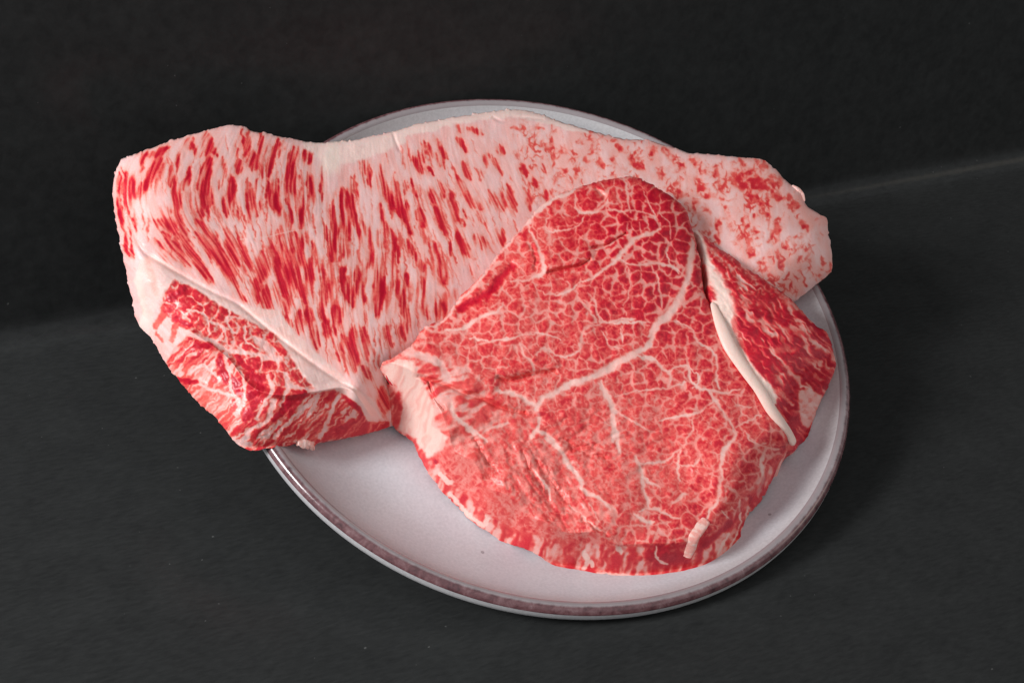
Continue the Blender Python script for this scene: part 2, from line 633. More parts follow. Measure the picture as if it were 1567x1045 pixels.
# ------------------------------------------------------------------ meat: a slab from its traced surface
def build_slab(parent, outline, Z, lean, tone, cream, regions, mat, bottom_fn, step=1.2, seed=1, inset0=0.22, inset_k=0.30, ragged=1.0):
    """the seen surface is a dense sheet (pixel -> point at height Z over the plate); walls and underside close it"""
    out = np.array(outline, float)
    dense = catmull(np.r_[out, out[:1]], 2400)[:-1]
    nrm = np.roll(dense, -1, 0) - np.roll(dense, 1, 0)
    nrm = np.stack([nrm[:, 1], -nrm[:, 0]], -1)
    nrm /= np.linalg.norm(nrm, axis=1)[:, None] + 1e-9
    jag = (fbm(dense[:, 0] / 9, dense[:, 1] / 9, seed) - 0.5) * 3.0 + np.clip(vn(dense[:, 0] / 4, dense[:, 1] / 4, seed + 2) - 0.72, 0, 1) * 9
    dense = dense + nrm * (jag * ragged)[:, None]
    x0, y0 = dense.min(0) - 3
    x1, y1 = dense.max(0) + 3
    gx = np.arange(x0, x1, step)
    gy = np.arange(y0, y1, step)
    GX, GY = np.meshgrid(gx, gy)
    # inside test, scan line by scan line
    ins = np.zeros(GX.shape, bool)
    a, b = dense, np.roll(dense, -1, 0)
    for j, y in enumerate(gy):
        c = (a[:, 1] > y) != (b[:, 1] > y)
        if not c.any():
            continue
        xs = np.sort(a[c, 0] + (y - a[c, 1]) * (b[c, 0] - a[c, 0]) / (b[c, 1] - a[c, 1]))
        ins[j] = (np.searchsorted(xs, gx) % 2) == 1
    quad = ins[:-1, :-1] & ins[:-1, 1:] & ins[1:, 1:] & ins[1:, :-1]
    # keep the largest piece only by dropping thin spurs: a quad needs a 4-neighbour pair
    for _ in range(3):
        q = np.pad(quad, 1)
        nb = q[:-2, 1:-1].astype(int) + q[2:, 1:-1] + q[1:-1, :-2] + q[1:-1, 2:]
        quad &= nb >= 2
    idx = np.full(GX.shape, -1)
    used = np.zeros(GX.shape, bool)
    for dy in (0, 1):
        for dx in (0, 1):
            used[dy:dy + quad.shape[0], dx:dx + quad.shape[1]] |= quad
    idx[used] = np.arange(used.sum())
    vx, vy = GX[used].copy(), GY[used].copy()
    jj, ii = np.nonzero(quad)
    F = np.stack([idx[jj, ii], idx[jj + 1, ii], idx[jj + 1, ii + 1], idx[jj, ii + 1]], -1)
    # boundary loop
    E = np.concatenate([F[:, [0, 1]], F[:, [1, 2]], F[:, [2, 3]], F[:, [3, 0]]])
    n = len(vx)
    key = E[:, 0].astype(np.int64) * n + E[:, 1]
    rev = E[:, 1].astype(np.int64) * n + E[:, 0]
    be = E[~np.isin(key, rev)]
    nxt = {}
    for s, e in be.tolist():
        nxt.setdefault(s, []).append(e)
    loops = []
    while nxt:
        s = next(iter(nxt))
        lp = [s]
        while True:
            l = nxt[lp[-1]]
            e = l.pop()
            if not l:
                del nxt[lp[-1]]
            if e == s:
                break
            lp.append(e)
        loops.append(lp)
    loop = np.array(max(loops, key=len))
    # snap the loop to the outline
    for s in range(0, len(loop), 256):
        k = loop[s:s + 256]
        d = (vx[k][:, None] - dense[:, 0]) ** 2 + (vy[k][:, None] - dense[:, 1]) ** 2
        m = d.argmin(1)
        vx[k], vy[k] = dense[m, 0], dense[m, 1]
    z = samp(Z, vx, vy)
    u, v = pix_to_uv(vx, vy, z)
    low = plate_z(np.hypot(u, v)) + 0.03
    z = np.maximum(z, low)
    u, v = pix_to_uv(vx, vy, z)
    L, T, Cc = samp(lean, vx, vy), samp(tone, vx, vy), samp(cream, vx, vy)
    # walls
    lu, lv, lz = u[loop], v[loop], z[loop]
    tu = np.roll(lu, -6) - np.roll(lu, 6)
    tv = np.roll(lv, -6) - np.roll(lv, 6)
    area2 = (lu * np.roll(lv, -1) - np.roll(lu, -1) * lv).sum()
    sg = 1.0 if area2 > 0 else -1.0
    iu, iv = -tv * sg, tu * sg
    ln_ = np.hypot(iu, iv) + 1e-9
    iu, iv = iu / ln_, iv / ln_

    def sm(a, r=14):
        k = np.ones(2 * r + 1) / (2 * r + 1)
        return np.convolve(np.r_[a[-r:], a, a[:r]], k, 'valid')

    iu, iv = sm(iu), sm(iv)
    zb = bottom_fn(lu + iu * 0.3, lv + iv * 0.3)
    zb = sm(np.minimum(zb, lz - 0.02))
    zb = np.minimum(zb, lz - 0.02)
    drop = lz - zb
    ins_ = sm(inset0 * np.minimum(1, drop / 0.5) + inset_k * drop)
    rows = 16
    seg = np.hypot(np.roll(lu, -1) - lu, np.roll(lv, -1) - lv)
    per = np.cumsum(seg)
    allu, allv, allz = [u], [v], [z]
    aL, aT, aC = [L], [T], [Cc]
    for r in range(1, rows + 1):
        t = r / rows
        bul = 0.25 * np.minimum(drop, 1.2) * math.sin(math.pi * t) * 0.35
        rough = 0.05 * (fbm(per * 3.0, per * 0 + t * drop * 2.0, seed + 3) - 0.5) * math.sin(math.pi * min(1, t * 1.2))
        off = ins_ * t - bul + rough
        allu.append(lu + iu * off)
        allv.append(lv + iv * off)
        allz.append(lz - drop * t)
        nz = fbm(per * 4.2 + 0.4 * vn(per * 2, per * 0 + t * 3, 5), per * 0 + t * drop * 1.1, seed + 4)
        wl = sst(0.40, 0.62, nz)
        k = min(1, t * 3.0)
        aL.append(L[loop] * (1 - k) + k * (0.25 * L[loop] + 0.75 * wl))
        aT.append(T[loop] * (1 - k) + k * 0.35)
        aC.append(Cc[loop] * (1 - t))
    nl = len(loop)
    base = len(u)
    ring_prev = loop
    WF = []
    for r in range(rows):
        ring = base + r * nl + np.arange(nl)
        WF.append(np.stack([np.roll(ring_prev, -1), ring_prev, ring, np.roll(ring, -1)], -1))
        ring_prev = ring
    WFa = np.concatenate(WF)
    U, V, ZZ = np.concatenate(allu), np.concatenate(allv), np.concatenate(allz)
    P = uvz_world(U, V, ZZ)
    AL, AT, AC = np.concatenate(aL), np.concatenate(aT), np.concatenate(aC)
    # normals of the whole, so that parts meet without a seam
    FF = np.concatenate([F, WFa])
    fn = np.cross(P[FF[:, 2]] - P[FF[:, 0]], P[FF[:, 3]] - P[FF[:, 1]])
    NV = np.zeros_like(P)
    for k in range(4):
        for ax in range(3):
            NV[:, ax] += np.bincount(FF[:, k], fn[:, ax], minlength=len(P))
    NV /= np.linalg.norm(NV, axis=1)[:, None] + 1e-12
    camw = world(np.zeros(3))
    if ((camw - P[:base]) * NV[:base]).sum() < 0:
        NV = -NV
        FF = FF[:, ::-1]
    # region of each face
    fx = vx[F].mean(1)
    fy = vy[F].mean(1)
    reg = np.zeros(len(F), int)
    for k, (nm, mask, _l) in enumerate(regions):
        if mask is not None:
            reg[samp(mask, fx, fy) > 0.5] = k
    lr = np.zeros(n, int)
    for k in range(4):
        lr[F[:, k]] = reg
    # a wall face belongs to the region of the top edge above it
    wreg = np.tile(lr[loop], rows)
    RG = np.r_[reg, wreg]
    objs = []
    for k, (nm, mask, lab) in enumerate(regions):
        fsel = FF[RG == k]
        if len(fsel) == 0:
            continue
        vs, inv = np.unique(fsel, return_inverse=True)
        inv = inv.reshape(-1, 4)
        me = bpy.data.meshes.new(nm)
        org = P[:base].mean(0)
        me.vertices.add(len(vs))
        me.vertices.foreach_set('co', P[vs].astype(np.float32).ravel())
        extra = 0
        bot = None
        if k == 0:
            ringl = (base + (rows - 1) * nl + np.arange(nl))[::2]
            pos = np.searchsorted(vs, ringl)
            ok = (pos < len(vs)) & (vs[np.minimum(pos, len(vs) - 1)] == ringl)
            bot = pos[ok]
            extra = len(bot)
        nq = len(inv)
        me.loops.add(nq * 4 + extra)
        li = inv.ravel().astype(np.int32)
        if extra:
            li = np.r_[li, bot.astype(np.int32)]
        me.loops.foreach_set('vertex_index', li)
        me.polygons.add(nq + (1 if extra else 0))
        st = np.arange(nq) * 4
        if extra:
            st = np.r_[st, nq * 4]
        me.polygons.foreach_set('loop_start', st.astype(np.int32))
        me.polygons.foreach_set('use_smooth', np.ones(len(st), bool))
        me.update(calc_edges=True)
        for anm, arr in (('lean', AL), ('tone', AT), ('cream', AC)):
            at = me.attributes.new(anm, 'FLOAT', 'POINT')
            at.data.foreach_set('value', np.clip(arr[vs], 0, 1).astype(np.float32))
        me.materials.append(mat)
        me.validate()
        me.normals_split_custom_set_from_vertices(NV[vs].tolist())
        ob = bpy.data.objects.new(nm, me)
        link(ob, parent)
        ob.matrix_parent_inverse = parent.matrix_world.inverted()
        if lab:
            ob['label'] = lab
        objs.append(ob)
    return U[:base], V[:base], ZZ[:base]


def root_at(name, px, py, z):
    u, v = pix_to_uv(np.array([px]), np.array([py]), np.array([z]))
    e = bpy.data.objects.new(name, None)
    e.empty_display_size = 0.03
    link(e)
    m = np.eye(4)
    m[:3, 0], m[:3, 1], m[:3, 2] = RW @ UA, RW @ VB, RW @ N0
    m[:3, 3] = uvz_world(u, v, np.array([z]))[0]
    e.matrix_world = Matrix(m.tolist())
    bpy.context.view_layer.update()
    return e


# ================================================================== the long striped steak (behind)
R1 = lambda *p: crop(160, 180, p)
R2 = lambda *p: crop(480, 150, p)
R3 = lambda *p: crop(160, 380, p)
R4 = lambda *p: crop(340, 380, p)
R5 = lambda *p: crop(220, 480, p)
R6 = lambda *p: crop(780, 150, p)
R7 = lambda *p: crop(960, 210, p)

REAR_OUT = [(185, 244.5), (222.5, 230), (265, 215), (297.6, 205), (322.6, 198), (355, 191.5), (372.7, 193.8), (385, 200), (410, 205), (447.7, 213), (480, 218.3), (497.7, 218),
            (530, 216.3), (580, 206.3), (605, 200.8), (635, 191.3), (695, 179.5), (755, 171.3), (785, 167.5), (807.7, 170.5), (830, 176.3), (842.5, 181.3), (892.6, 196.3),
            (935, 208.8), (952.6, 212.5), (995, 216.3), (1030, 226.3), (1055, 233.8), (1100, 237.6), (1140, 242), (1165, 243.8), (1185, 258.8), (1210, 282.6), (1225, 291.3),
            (1232.7, 312.6), (1252.7, 327.6), (1265, 333.8), (1266.5, 350), (1272, 382.6), (1271.5, 415), (1247.7, 436.4), (1212.7, 460), (1150, 472), (1050, 452), (900, 440),
            (770, 490), (680, 570), (630, 632), (595, 652.6), (552.7, 664), (515, 671), (485, 677.6), (480, 685), (472, 683), (455, 677.6), (440, 682), (420, 684), (400, 687.6), (380, 688), (365, 680),
            (345, 657.6), (332.6, 641), (300, 612.6), (272.6, 580), (252.6, 555), (230, 515), (213.8, 499), (206, 477.6), (202.5, 457.6), (197.5, 440), (192.5, 410), (186, 380),
            (177.5, 335), (172.5, 295), (176, 265)]
REAR_Z = [(185, 245, 2.6), (172, 295, 2.2), (178, 335, 1.7), (197, 440, 1.0), (230, 515, 0.7), (272, 580, 0.5), (332, 641, 0.35), (380, 688, 0.15), (420, 684, 0.2), (480, 682, -0.3), (552, 664, -0.9), (595, 652, -1.2),
          (200, 300, 2.8), (212, 380, 2.6), (222, 430, 2.3), (230, 390, 2.5), (280, 420, 2.4), (360, 462, 2.3), (425, 515, 2.1), (485, 560, 1.9), (540, 595, 1.6),
          (262, 440, 2.4), (292, 508, 2.1), (345, 540, 2.0), (400, 585, 1.9), (436, 604, 1.85), (486, 598, 1.6), (530, 595, 1.35), (567, 638, -0.1), (590, 643, -0.8),
          (300, 230, 2.95), (355, 195, 2.7), (300, 330, 2.95), (420, 300, 2.55), (490, 222, 1.95), (500, 300, 2.05), (500, 400, 2.2), (520, 500, 2.0), (600, 420, 1.8), (600, 210, 1.5), (700, 182, 1.3),
          (700, 300, 1.55), (800, 172, 1.1), (800, 300, 1.45), (950, 213, 1.3), (950, 260, 1.6), (1050, 235, 1.5), (1050, 300, 1.85), (1165, 246, 1.7), (1150, 300, 2.15), (1263, 336, 1.4), (1245, 360, 2.0),
          (1270, 400, 1.1), (1240, 438, 0.6), (1212, 460, 0.4), (1195, 430, 1.6), (1180, 390, 2.2), (1100, 400, 1.9), (1050, 450, 0.9), (900, 440, 0.9), (770, 490, 0.8), (680, 570, 0.2), (600, 540, 1.5), (572, 600, 0.9), (630, 632, -1.0),
          (365, 650, 1.0), (440, 645, 1.0), (500, 640, 0.7), (300, 560, 1.35), (250, 490, 1.5), (215, 440, 1.75)]

S = field()                                   # red streaks, traced
for w, pts in [
    (30, R1((400, 180), (320, 220), (240, 240), (220, 330))), (45, R1((350, 230), (300, 330), (240, 420), (190, 470))), (60, R1((140, 350), (170, 450), (230, 470))),
    (40, R1((530, 130), (500, 200))), (45, R1((630, 90), (620, 180), (590, 240))), (30, R1((650, 110), (655, 200), (680, 240))), (25, R1((540, 150), (560, 250))), (20, R1((400, 300), (400, 420))),
    (18, R1((450, 230), (440, 350))), (40, R1((530, 300), (500, 390), (450, 450), (440, 560), (480, 660), (540, 740))), (28, R1((430, 360), (430, 520), (460, 620))), (55, R1((640, 250), (610, 400), (600, 600))),
    (20, R1((640, 350), (640, 630))), (20, R1((590, 320), (575, 500))), (25, R1((720, 250), (740, 340), (700, 440))), (42, R1((770, 350), (770, 450), (740, 520), (750, 600))), (15, R1((780, 500), (820, 640))),
    (35, R1((830, 80), (830, 200), (820, 350))), (25, R1((880, 80), (870, 200), (830, 260))), (45, R1((910, 210), (900, 320))), (35, R1((960, 100), (965, 200), (960, 370))), (35, R1((1060, 130), (1020, 250), (1000, 350))),
    (20, R1((1100, 140), (1060, 260))), (45, R1((1160, 180), (1140, 300), (1150, 420), (1190, 520), (1200, 680))), (40, R1((1230, 200), (1250, 280))), (20, R1((1180, 350), (1170, 560))), (25, R1((1240, 330), (1250, 430), (1270, 520))),
    (18, R1((1325, 300), (1325, 400), (1330, 520))), (25, R1((1000, 390), (1000, 480), (1020, 570))), (40, R1((1050, 380), (1055, 480), (1060, 580))), (35, R1((870, 380), (890, 500), (880, 640))), (25, R1((930, 380), (910, 520), (930, 620))),
    (20, R1((955, 480), (950, 580))), (22, R1((1120, 500), (1130, 600), (1140, 680))), (50, R1((310, 630), (400, 660), (450, 710))), (35, R1((350, 700), (440, 800), (520, 920))), (30, R1((300, 740), (400, 830), (480, 900))),
    (35, R1((450, 700), (560, 860), (660, 1010))), (45, R1((570, 630), (640, 740), (700, 830), (770, 950), (820, 1040))), (25, R1((560, 700), (640, 830), (660, 890))), (15, R1((680, 700), (690, 750))), (45, R1((740, 690), (780, 800), (820, 900))),
    (25, R1((810, 700), (850, 800), (900, 930))), (50, R1((960, 820), (980, 900), (960, 1000))), (55, R1((1060, 690), (1050, 760), (1100, 870), (1120, 1000))), (45, R1((1160, 690), (1180, 800), (1190, 950), (1170, 1040))), (20, R1((1220, 700), (1200, 850))),
    (25, R1((1260, 760), (1280, 880), (1290, 1000))), (30, R1((1340, 830), (1330, 1030))), (25, R1((1340, 640), (1370, 760))), (35, R1((1390, 520), (1410, 700), (1390, 880))), (42, R1((1450, 450), (1470, 600), (1460, 800), (1430, 880))),
    (15, R1((1500, 430), (1530, 600), (1567, 740))), (20, R1((1480, 900), (1440, 1000))),
    (14, R1((90, 330), (100, 560), (150, 850))), (12, R1((130, 500), (160, 700), (170, 850))), (14, R1((180, 560), (200, 700))), (12, R1((110, 300), (130, 420), (120, 640))), (12, R1((80, 520), (120, 700), (135, 840))),
    (25, R2((300, 370), (340, 480), (360, 550))), (20, R2((240, 480), (270, 600))), (25, R2((190, 550), (240, 700), (300, 880), (340, 980))), (30, R2((310, 760), (350, 900), (370, 990))), (45, R2((410, 420), (440, 560), (480, 650), (520, 720))),
    (30, R2((490, 460), (510, 600), (560, 760), (600, 830))), (35, R2((400, 650), (430, 800), (460, 950), (470, 1040))), (30, R2((440, 760), (500, 900), (520, 1000))), (25, R2((560, 500), (560, 590))), (18, R2((600, 500), (640, 580), (680, 640))),
    (30, R2((570, 640), (580, 760))), (45, R2((640, 690), (680, 780))), (30, R2((720, 570), (740, 650))), (40, R2((740, 680), (790, 760), (800, 840))), (38, R2((610, 370), (660, 450))), (22, R2((640, 330), (680, 390))), (30, R2((680, 270), (730, 370))),
    (35, R2((730, 220), (760, 310), (820, 380))), (30, R2((750, 340), (800, 430))), (12, R2((700, 420), (740, 480))), (25, R2((870, 230), (930, 320))), (26, R2((870, 180), (900, 200))), (24, R2((940, 180), (1040, 230))), (35, R2((910, 390), (960, 500))),
    (45, R2((870, 480), (930, 590), (1020, 680))), (32, R2((1050, 340), (1050, 410))), (20, R2((1020, 430), (1050, 490))), (28, R2((1140, 290), (1160, 340))), (24, R2((1090, 350), (1150, 470))), (34, R2((1080, 560), (1130, 700))), (30, R2((1130, 560), (1160, 690))),
    (34, R2((1180, 530), (1240, 700))), (28, R2((1270, 410), (1300, 480))), (36, R2((1340, 500), (1360, 540))), (28, R2((1400, 400), (1410, 450))), (20, R2((1310, 560), (1330, 690))), (30, R2((1450, 560), (1420, 610))), (25, R2((840, 570), (870, 700), (920, 780))),
    (20, R2((920, 680), (980, 780))), (38, R2((870, 820), (920, 920), (980, 990))), (18, R2((830, 870), (840, 960))), (42, R2((740, 900), (760, 1020))), (20, R2((680, 850), (710, 920))), (25, R2((1040, 820), (1080, 920), (1110, 950))), (20, R2((980, 830), (1030, 930))),
    (25, R2((1150, 800), (1160, 900))), (30, R2((590, 900), (640, 1000))), (18, R2((560, 850), (600, 960))), (16, R2((760, 500), (800, 620))), (14, R2((1000, 700), (1060, 800))),
    (55, R4((240, 30), (260, 130), (240, 200))), (35, R4((200, 190), (210, 340))), (45, R4((270, 230), (280, 370))), (50, R4((330, 60), (370, 180), (390, 300))), (35, R4((390, 20), (410, 200), (400, 420))), (45, R4((450, 10), (470, 150), (500, 330))),
    (40, R4((540, 50), (530, 180), (540, 300))), (25, R4((560, 100), (550, 280))), (40, R4((620, 50), (630, 200), (620, 330), (610, 420))), (20, R4((640, 130), (640, 350))), (20, R4((680, 30), (690, 80))), (40, R4((730, 120), (760, 260), (800, 350))),
    (35, R4((820, 120), (840, 260), (870, 330))), (45, R4((900, 20), (920, 130))), (45, R4((940, 140), (960, 250), (950, 400))), (25, R4((980, 180), (980, 330))), (40, R4((1040, 30), (1060, 200), (1100, 330), (1130, 430), (1120, 560))), (30, R4((1130, 150), (1150, 240))),
    (38, R4((1200, 70), (1230, 140))), (30, R4((1220, 180), (1240, 320), (1270, 430))), (38, R4((1310, 30), (1330, 120), (1360, 210))), (42, R4((1330, 330), (1330, 420))), (28, R4((1400, 280), (1400, 340))), (25, R4((410, 420), (430, 490))), (40, R4((470, 380), (480, 520))),
    (35, R4((520, 330), (540, 480))), (40, R4((560, 480), (580, 600))), (30, R4((620, 400), (640, 560))), (55, R4((700, 360), (700, 460))), (30, R4((680, 480), (690, 530))), (25, R4((740, 520), (740, 640))), (52, R4((800, 490), (800, 620), (810, 760))),
    (32, R4((860, 480), (880, 580), (890, 680))), (30, R4((860, 720), (900, 800))), (25, R4((660, 620), (710, 690))), (25, R4((1010, 480), (1040, 600))), (30, R4((1100, 450), (1110, 560))), (25, R4((60, 200), (150, 330))), (30, R4((0, 60), (80, 200))), (25, R4((130, 20), (170, 120))),
    (50, R4((990, 850), (1000, 1000))),
]:
    stroke(S, pts, w / 4.0 * 1.38, taper=True)

S2 = field()
rs = random.Random(5)
for _ in range(760):
    x, y = rs.uniform(215, 830), rs.uniform(215, 620)
    lo = np.interp(x, [200, 280, 360, 430, 490, 545, 600, 700, 830], [370, 410, 455, 505, 555, 590, 560, 450, 330])
    if y > lo - 12 or (y < 300 and rs.random() < 0.5) or y < np.interp(x, [200, 370, 490, 620, 830], [240, 215, 250, 225, 195]):
        continue
    sl_ = np.interp(x, [250, 330, 420, 520, 600, 680, 830], [0.05, 0.45 if y > 320 else 0.05, 0.3 if y > 400 else 0.06, 0.05, 0.15, 0.38, 0.45])
    ln2 = rs.uniform(14, 44) * (1.0 if x < 700 else 0.6)
    stroke(S2, [(x - sl_ * ln2 / 2, y - ln2 / 2), (x + rs.uniform(-1.5, 1.5), y), (x + sl_ * ln2 / 2, y + ln2 / 2)], rs.uniform(1.6, 3.8), taper=True)

Q = field()                                   # broken, thready red patches of the far end, traced
for w, pts in [
    (70, R7((690, 240), (780, 210), (810, 180))), (66, R7((700, 265), (800, 300), (920, 280))), (45, R7((740, 340), (800, 400), (830, 470))), (60, R7((860, 330), (960, 380), (1020, 430))), (40, R7((930, 510), (910, 580), (890, 630))),
    (40, R7((1075, 520), (1085, 545))), (26, R7((960, 660), (1000, 690))), (22, R7((1000, 610), (985, 650))), (20, R7((1080, 690), (1100, 680))), (32, R7((560, 510), (550, 650))), (26, R7((410, 400), (415, 470))), (50, R7((430, 270), (480, 350))),
    (45, R7((590, 250), (570, 360))), (40, R7((530, 190), (550, 240))), (50, R7((400, 150), (470, 200))), (38, R7((310, 300), (330, 360))), (35, R7((160, 60), (150, 100))), (38, R7((230, 90), (340, 180))), (36, R7((200, 180), (220, 250))), (35, R7((740, 640), (760, 720))),
    (40, R7((820, 770), (840, 800))), (14, R7((1060, 830), (1090, 910))), (16, R7((1110, 800), (1140, 850))), (20, R7((1190, 730), (1210, 800))), (30, R7((780, 560), (800, 600))), (28, R7((920, 700), (940, 800))), (34, R7((30, 120), (70, 160))), (40, R7((690, 145), (700, 160))),
    (34, R7((600, 440), (620, 480))), (26, R7((480, 440), (500, 460))), (30, R7((860, 220), (940, 290))), (30, R7((720, 480), (730, 560))),
    (26, R6((20, 330), (60, 350))), (30, R6((60, 420), (100, 470))), (24, R6((120, 200), (190, 180))), (22, R6((255, 250), (262, 370))), (30, R6((340, 430), (350, 450))), (24, R6((405, 420), (405, 480))), (34, R6((150, 500), (165, 550))), (26, R6((420, 260), (450, 280))),
    (30, R6((320, 330), (370, 350))), (28, R6((540, 380), (560, 410))), (34, R6((660, 300), (680, 315))), (40, R6((740, 370), (800, 420))), (30, R6((500, 300), (510, 330))), (26, R6((560, 240), (640, 260))), (24, R6((460, 370), (480, 400))), (28, R6((130, 285), (190, 290))),
    (22, R6((20, 180), (60, 200))), (24, R6((620, 370), (640, 420))),
]:
    stroke(Q, pts, w / 4.0)

S3 = field()                                  # hair-thin curls of red in the far end
for _ in range(330):
    x, y = rs.uniform(800, 1262), rs.uniform(185, 445)
    if y < np.interp(x, [800, 940, 1160, 1262], [185, 222, 256, 350]) or (x < 1060 and y > 300):
        continue
    big = rs.random() < 0.35
    for _k in range(rs.randint(4, 9) if big else rs.randint(2, 4)):
        px_, py_ = x + rs.gauss(0, 7 if big else 4), y + rs.gauss(0, 9 if big else 5)
        a_ = rs.uniform(-0.9, 0.9) + math.pi / 2
        pts = [(px_, py_)]
        for _j in range(rs.randint(2, 3)):
            a_ += rs.uniform(-0.9, 0.9)
            px_, py_ = px_ + 4.2 * math.cos(a_), py_ + 4.8 * math.sin(a_)
            pts.append((px_, py_))
        stroke(S3, pts, rs.uniform(1.3, 3.2), taper=True)

slope = tps([(200, 260, 0.0), (300, 260, 0.0), (420, 260, 0.03), (330, 360, 0.6), (400, 420, 0.45), (450, 330, 0.08), (520, 400, 0.05), (560, 480, 0.0), (600, 330, 0.16), (680, 260, 0.4), (720, 350, 0.42), (760, 260, 0.45), (850, 300, 0.45), (640, 450, 0.1), (1000, 300, 0.1), (1200, 350, 0.1)])
cc = XX - slope * (YY - 330)
cw = cc + 3.0 * (vn(cc / 11, YY / 26, 5) - 0.5)
N1 = vn(cw / 3.6, YY / 46, 1) * 0.55 + vn(cw / 2.0, YY / 28, 2) * 0.45
N2 = fbm(cc / 8, YY / 30, 4, 2)
N3 = vn(cw / 1.7 + 9, YY / 22, 6)
dens = np.clip(0.25 + 0.75 * sst(230, 330, YY + 30 * np.sin(XX / 70)) + 0.2 * sst(330, 230, XX), 0, 1)
core = 1.5 - S + 1.15 * (N1 - 0.5) + 0.5 * (N2 - 0.5)
clump = sst(-0.45, 1.05, core)
strand = sst(0.28, 0.72, 0.5 * N1 + 0.5 * N3)
leanR = clump * (0.22 + 0.80 * strand)


def smear(a, r):
    c = np.cumsum(np.pad(a, [(r + 1, r), (0, 0)], mode='edge'), axis=0)
    return (c[2 * r + 1:] - c[:-2 * r - 1]) / (2 * r + 1)


leanR = np.maximum(leanR, 0.80 * smear(smear(leanR, 7), 7))
halo = 0.26 * sst(3.0, 0.8, S) * sst(0.35, 0.7, N1)
stray = sst(0.50, 0.72, N1 + 0.35 * (N2 - 0.5)) * sst(4.6, 1.2, S) * (0.28 + 0.56 * dens) * (0.5 + 0.6 * N3)
farend = sst(840, 940, XX)
leanR = np.maximum(np.maximum(leanR, halo), stray * (1 - farend))
leanR = np.maximum(leanR, sst(1.7, 0.2, S2) * (0.35 + 0.6 * N3))
rid = 1 - np.abs(2 * fbm(WX / 9.5, WY / 11.0, 6, 3) - 1)
rid2 = 1 - np.abs(2 * fbm(WX / 6.0, WY / 7.5, 2, 3) - 1)
qc = sst(2.2, 0.4, Q + 0.9 * (fbm(XX / 7, YY / 7, 4, 2) - 0.5))
thr = sst(0.66, 0.94, 0.5 * rid + 0.5 * rid2 + 0.14 * (qc - 0.4)) * (0.55 + 0.6 * sst(0.4, 0.65, fbm(XX / 6, YY / 6, 7, 2)))
patch = qc * (0.18 + 0.80 * thr)
faint = sst(0.80, 1.0, 0.5 * rid + 0.5 * rid2) * sst(0.40, 0.66, fbm(XX / 24, YY / 30, 5, 2)) * sst(740, 860, XX) * 0.85
pinkwash = 0.24 * sst(0.40, 0.75, fbm(XX / 20, YY / 26, 1, 2)) * sst(700, 900, XX)
leanR = np.maximum(leanR, np.maximum(patch, np.maximum(faint, pinkwash)))
leanR = np.maximum(leanR, sst(2.0, 0.1, S3) * (0.26 + 0.75 * sst(0.3, 0.75, fbm(XX / 18, YY / 18, 2, 2))))
core2 = blob(1145, 277, 28, 17, 0.35) * (0.35 + 0.75 * sst(0.35, 0.65, fbm(WX / 6, WY / 6, 1, 2)))
leanR = np.maximum(leanR, core2)
leanR = 0.55 * leanR + 0.45 * blur(leanR, 1, 2)
leanR = np.maximum(leanR, 0.16 * sst(0.35, 0.7, fbm(cw / 9, YY / 40, 3, 2)))
toneR = np.clip(0.55 * fbm(XX / 30, YY / 40, 7, 2) + 0.5 * sst(0.8, 0.1, core) + 0.30 * sst(600, 800, XX) - 0.30 * sst(880, 1000, XX) - 0.25, 0, 1)
creamR = np.zeros(XX.shape)

# fat rim along the far side
backf = field()
stroke(backf, [(470, 222), (500, 232), (560, 225), (610, 212)], [14, 40, 34, 22], warp=True)
stroke(backf, [(600, 206), (650, 195), (720, 180), (790, 172), (840, 184), (900, 202)], [16, 15, 13, 16, 12, 6])
bf = sst(1.25, 0.75, backf)
leanR *= 1 - 0.94 * bf
creamR = np.maximum(creamR, 0.55 * bf)
creamR = np.maximum(creamR, 0.9 * blob(508, 240, 16, 26, 0.2))
stroke_pale = field()
stroke(stroke_pale, [(360, 190), (364, 205), (368, 240)], 10)
leanR *= 1 - 0.7 * sst(1.2, 0.6, stroke_pale)
# a fine cut line across the top
scr = field()
stroke(scr, R1((830, 745), (960, 735), (1180, 690), (1300, 685)), 1.6, warp=False)
leanR *= 1 - 0.6 * sst(1.4, 0.6, scr)

# groove between the eye muscle and the outer fat
GROOVE = [(196, 330), (206, 360), (221, 386), (240, 398), (277, 420), (330, 449), (360, 463), (394, 490), (425, 515), (455, 538), (485, 560), (515, 580), (545, 598), (570, 622), (588, 648)]
FATLOW = R3((210, 480), (230, 380), (180, 200), (220, 60), (300, 40), (470, 160), (640, 250), (800, 330), (930, 370), (1060, 380), (1180, 540), (1300, 640), (1450, 780), (1540, 860), (1640, 920), (1700, 1040), (1610, 1060), (1560, 960), (1480, 900), (1400, 860), (1320, 880), (1220, 790), (1130, 650), (1040, 520), (860, 430), (700, 340), (560, 250), (430, 190), (370, 260), (320, 360), (290, 460), (300, 560))
fl = poly_sdf(FATLOW) + 5 * (fbm(XX / 9, YY / 9, 2) - 0.5)
fatlow = sst(2.5, -2.5, fl)
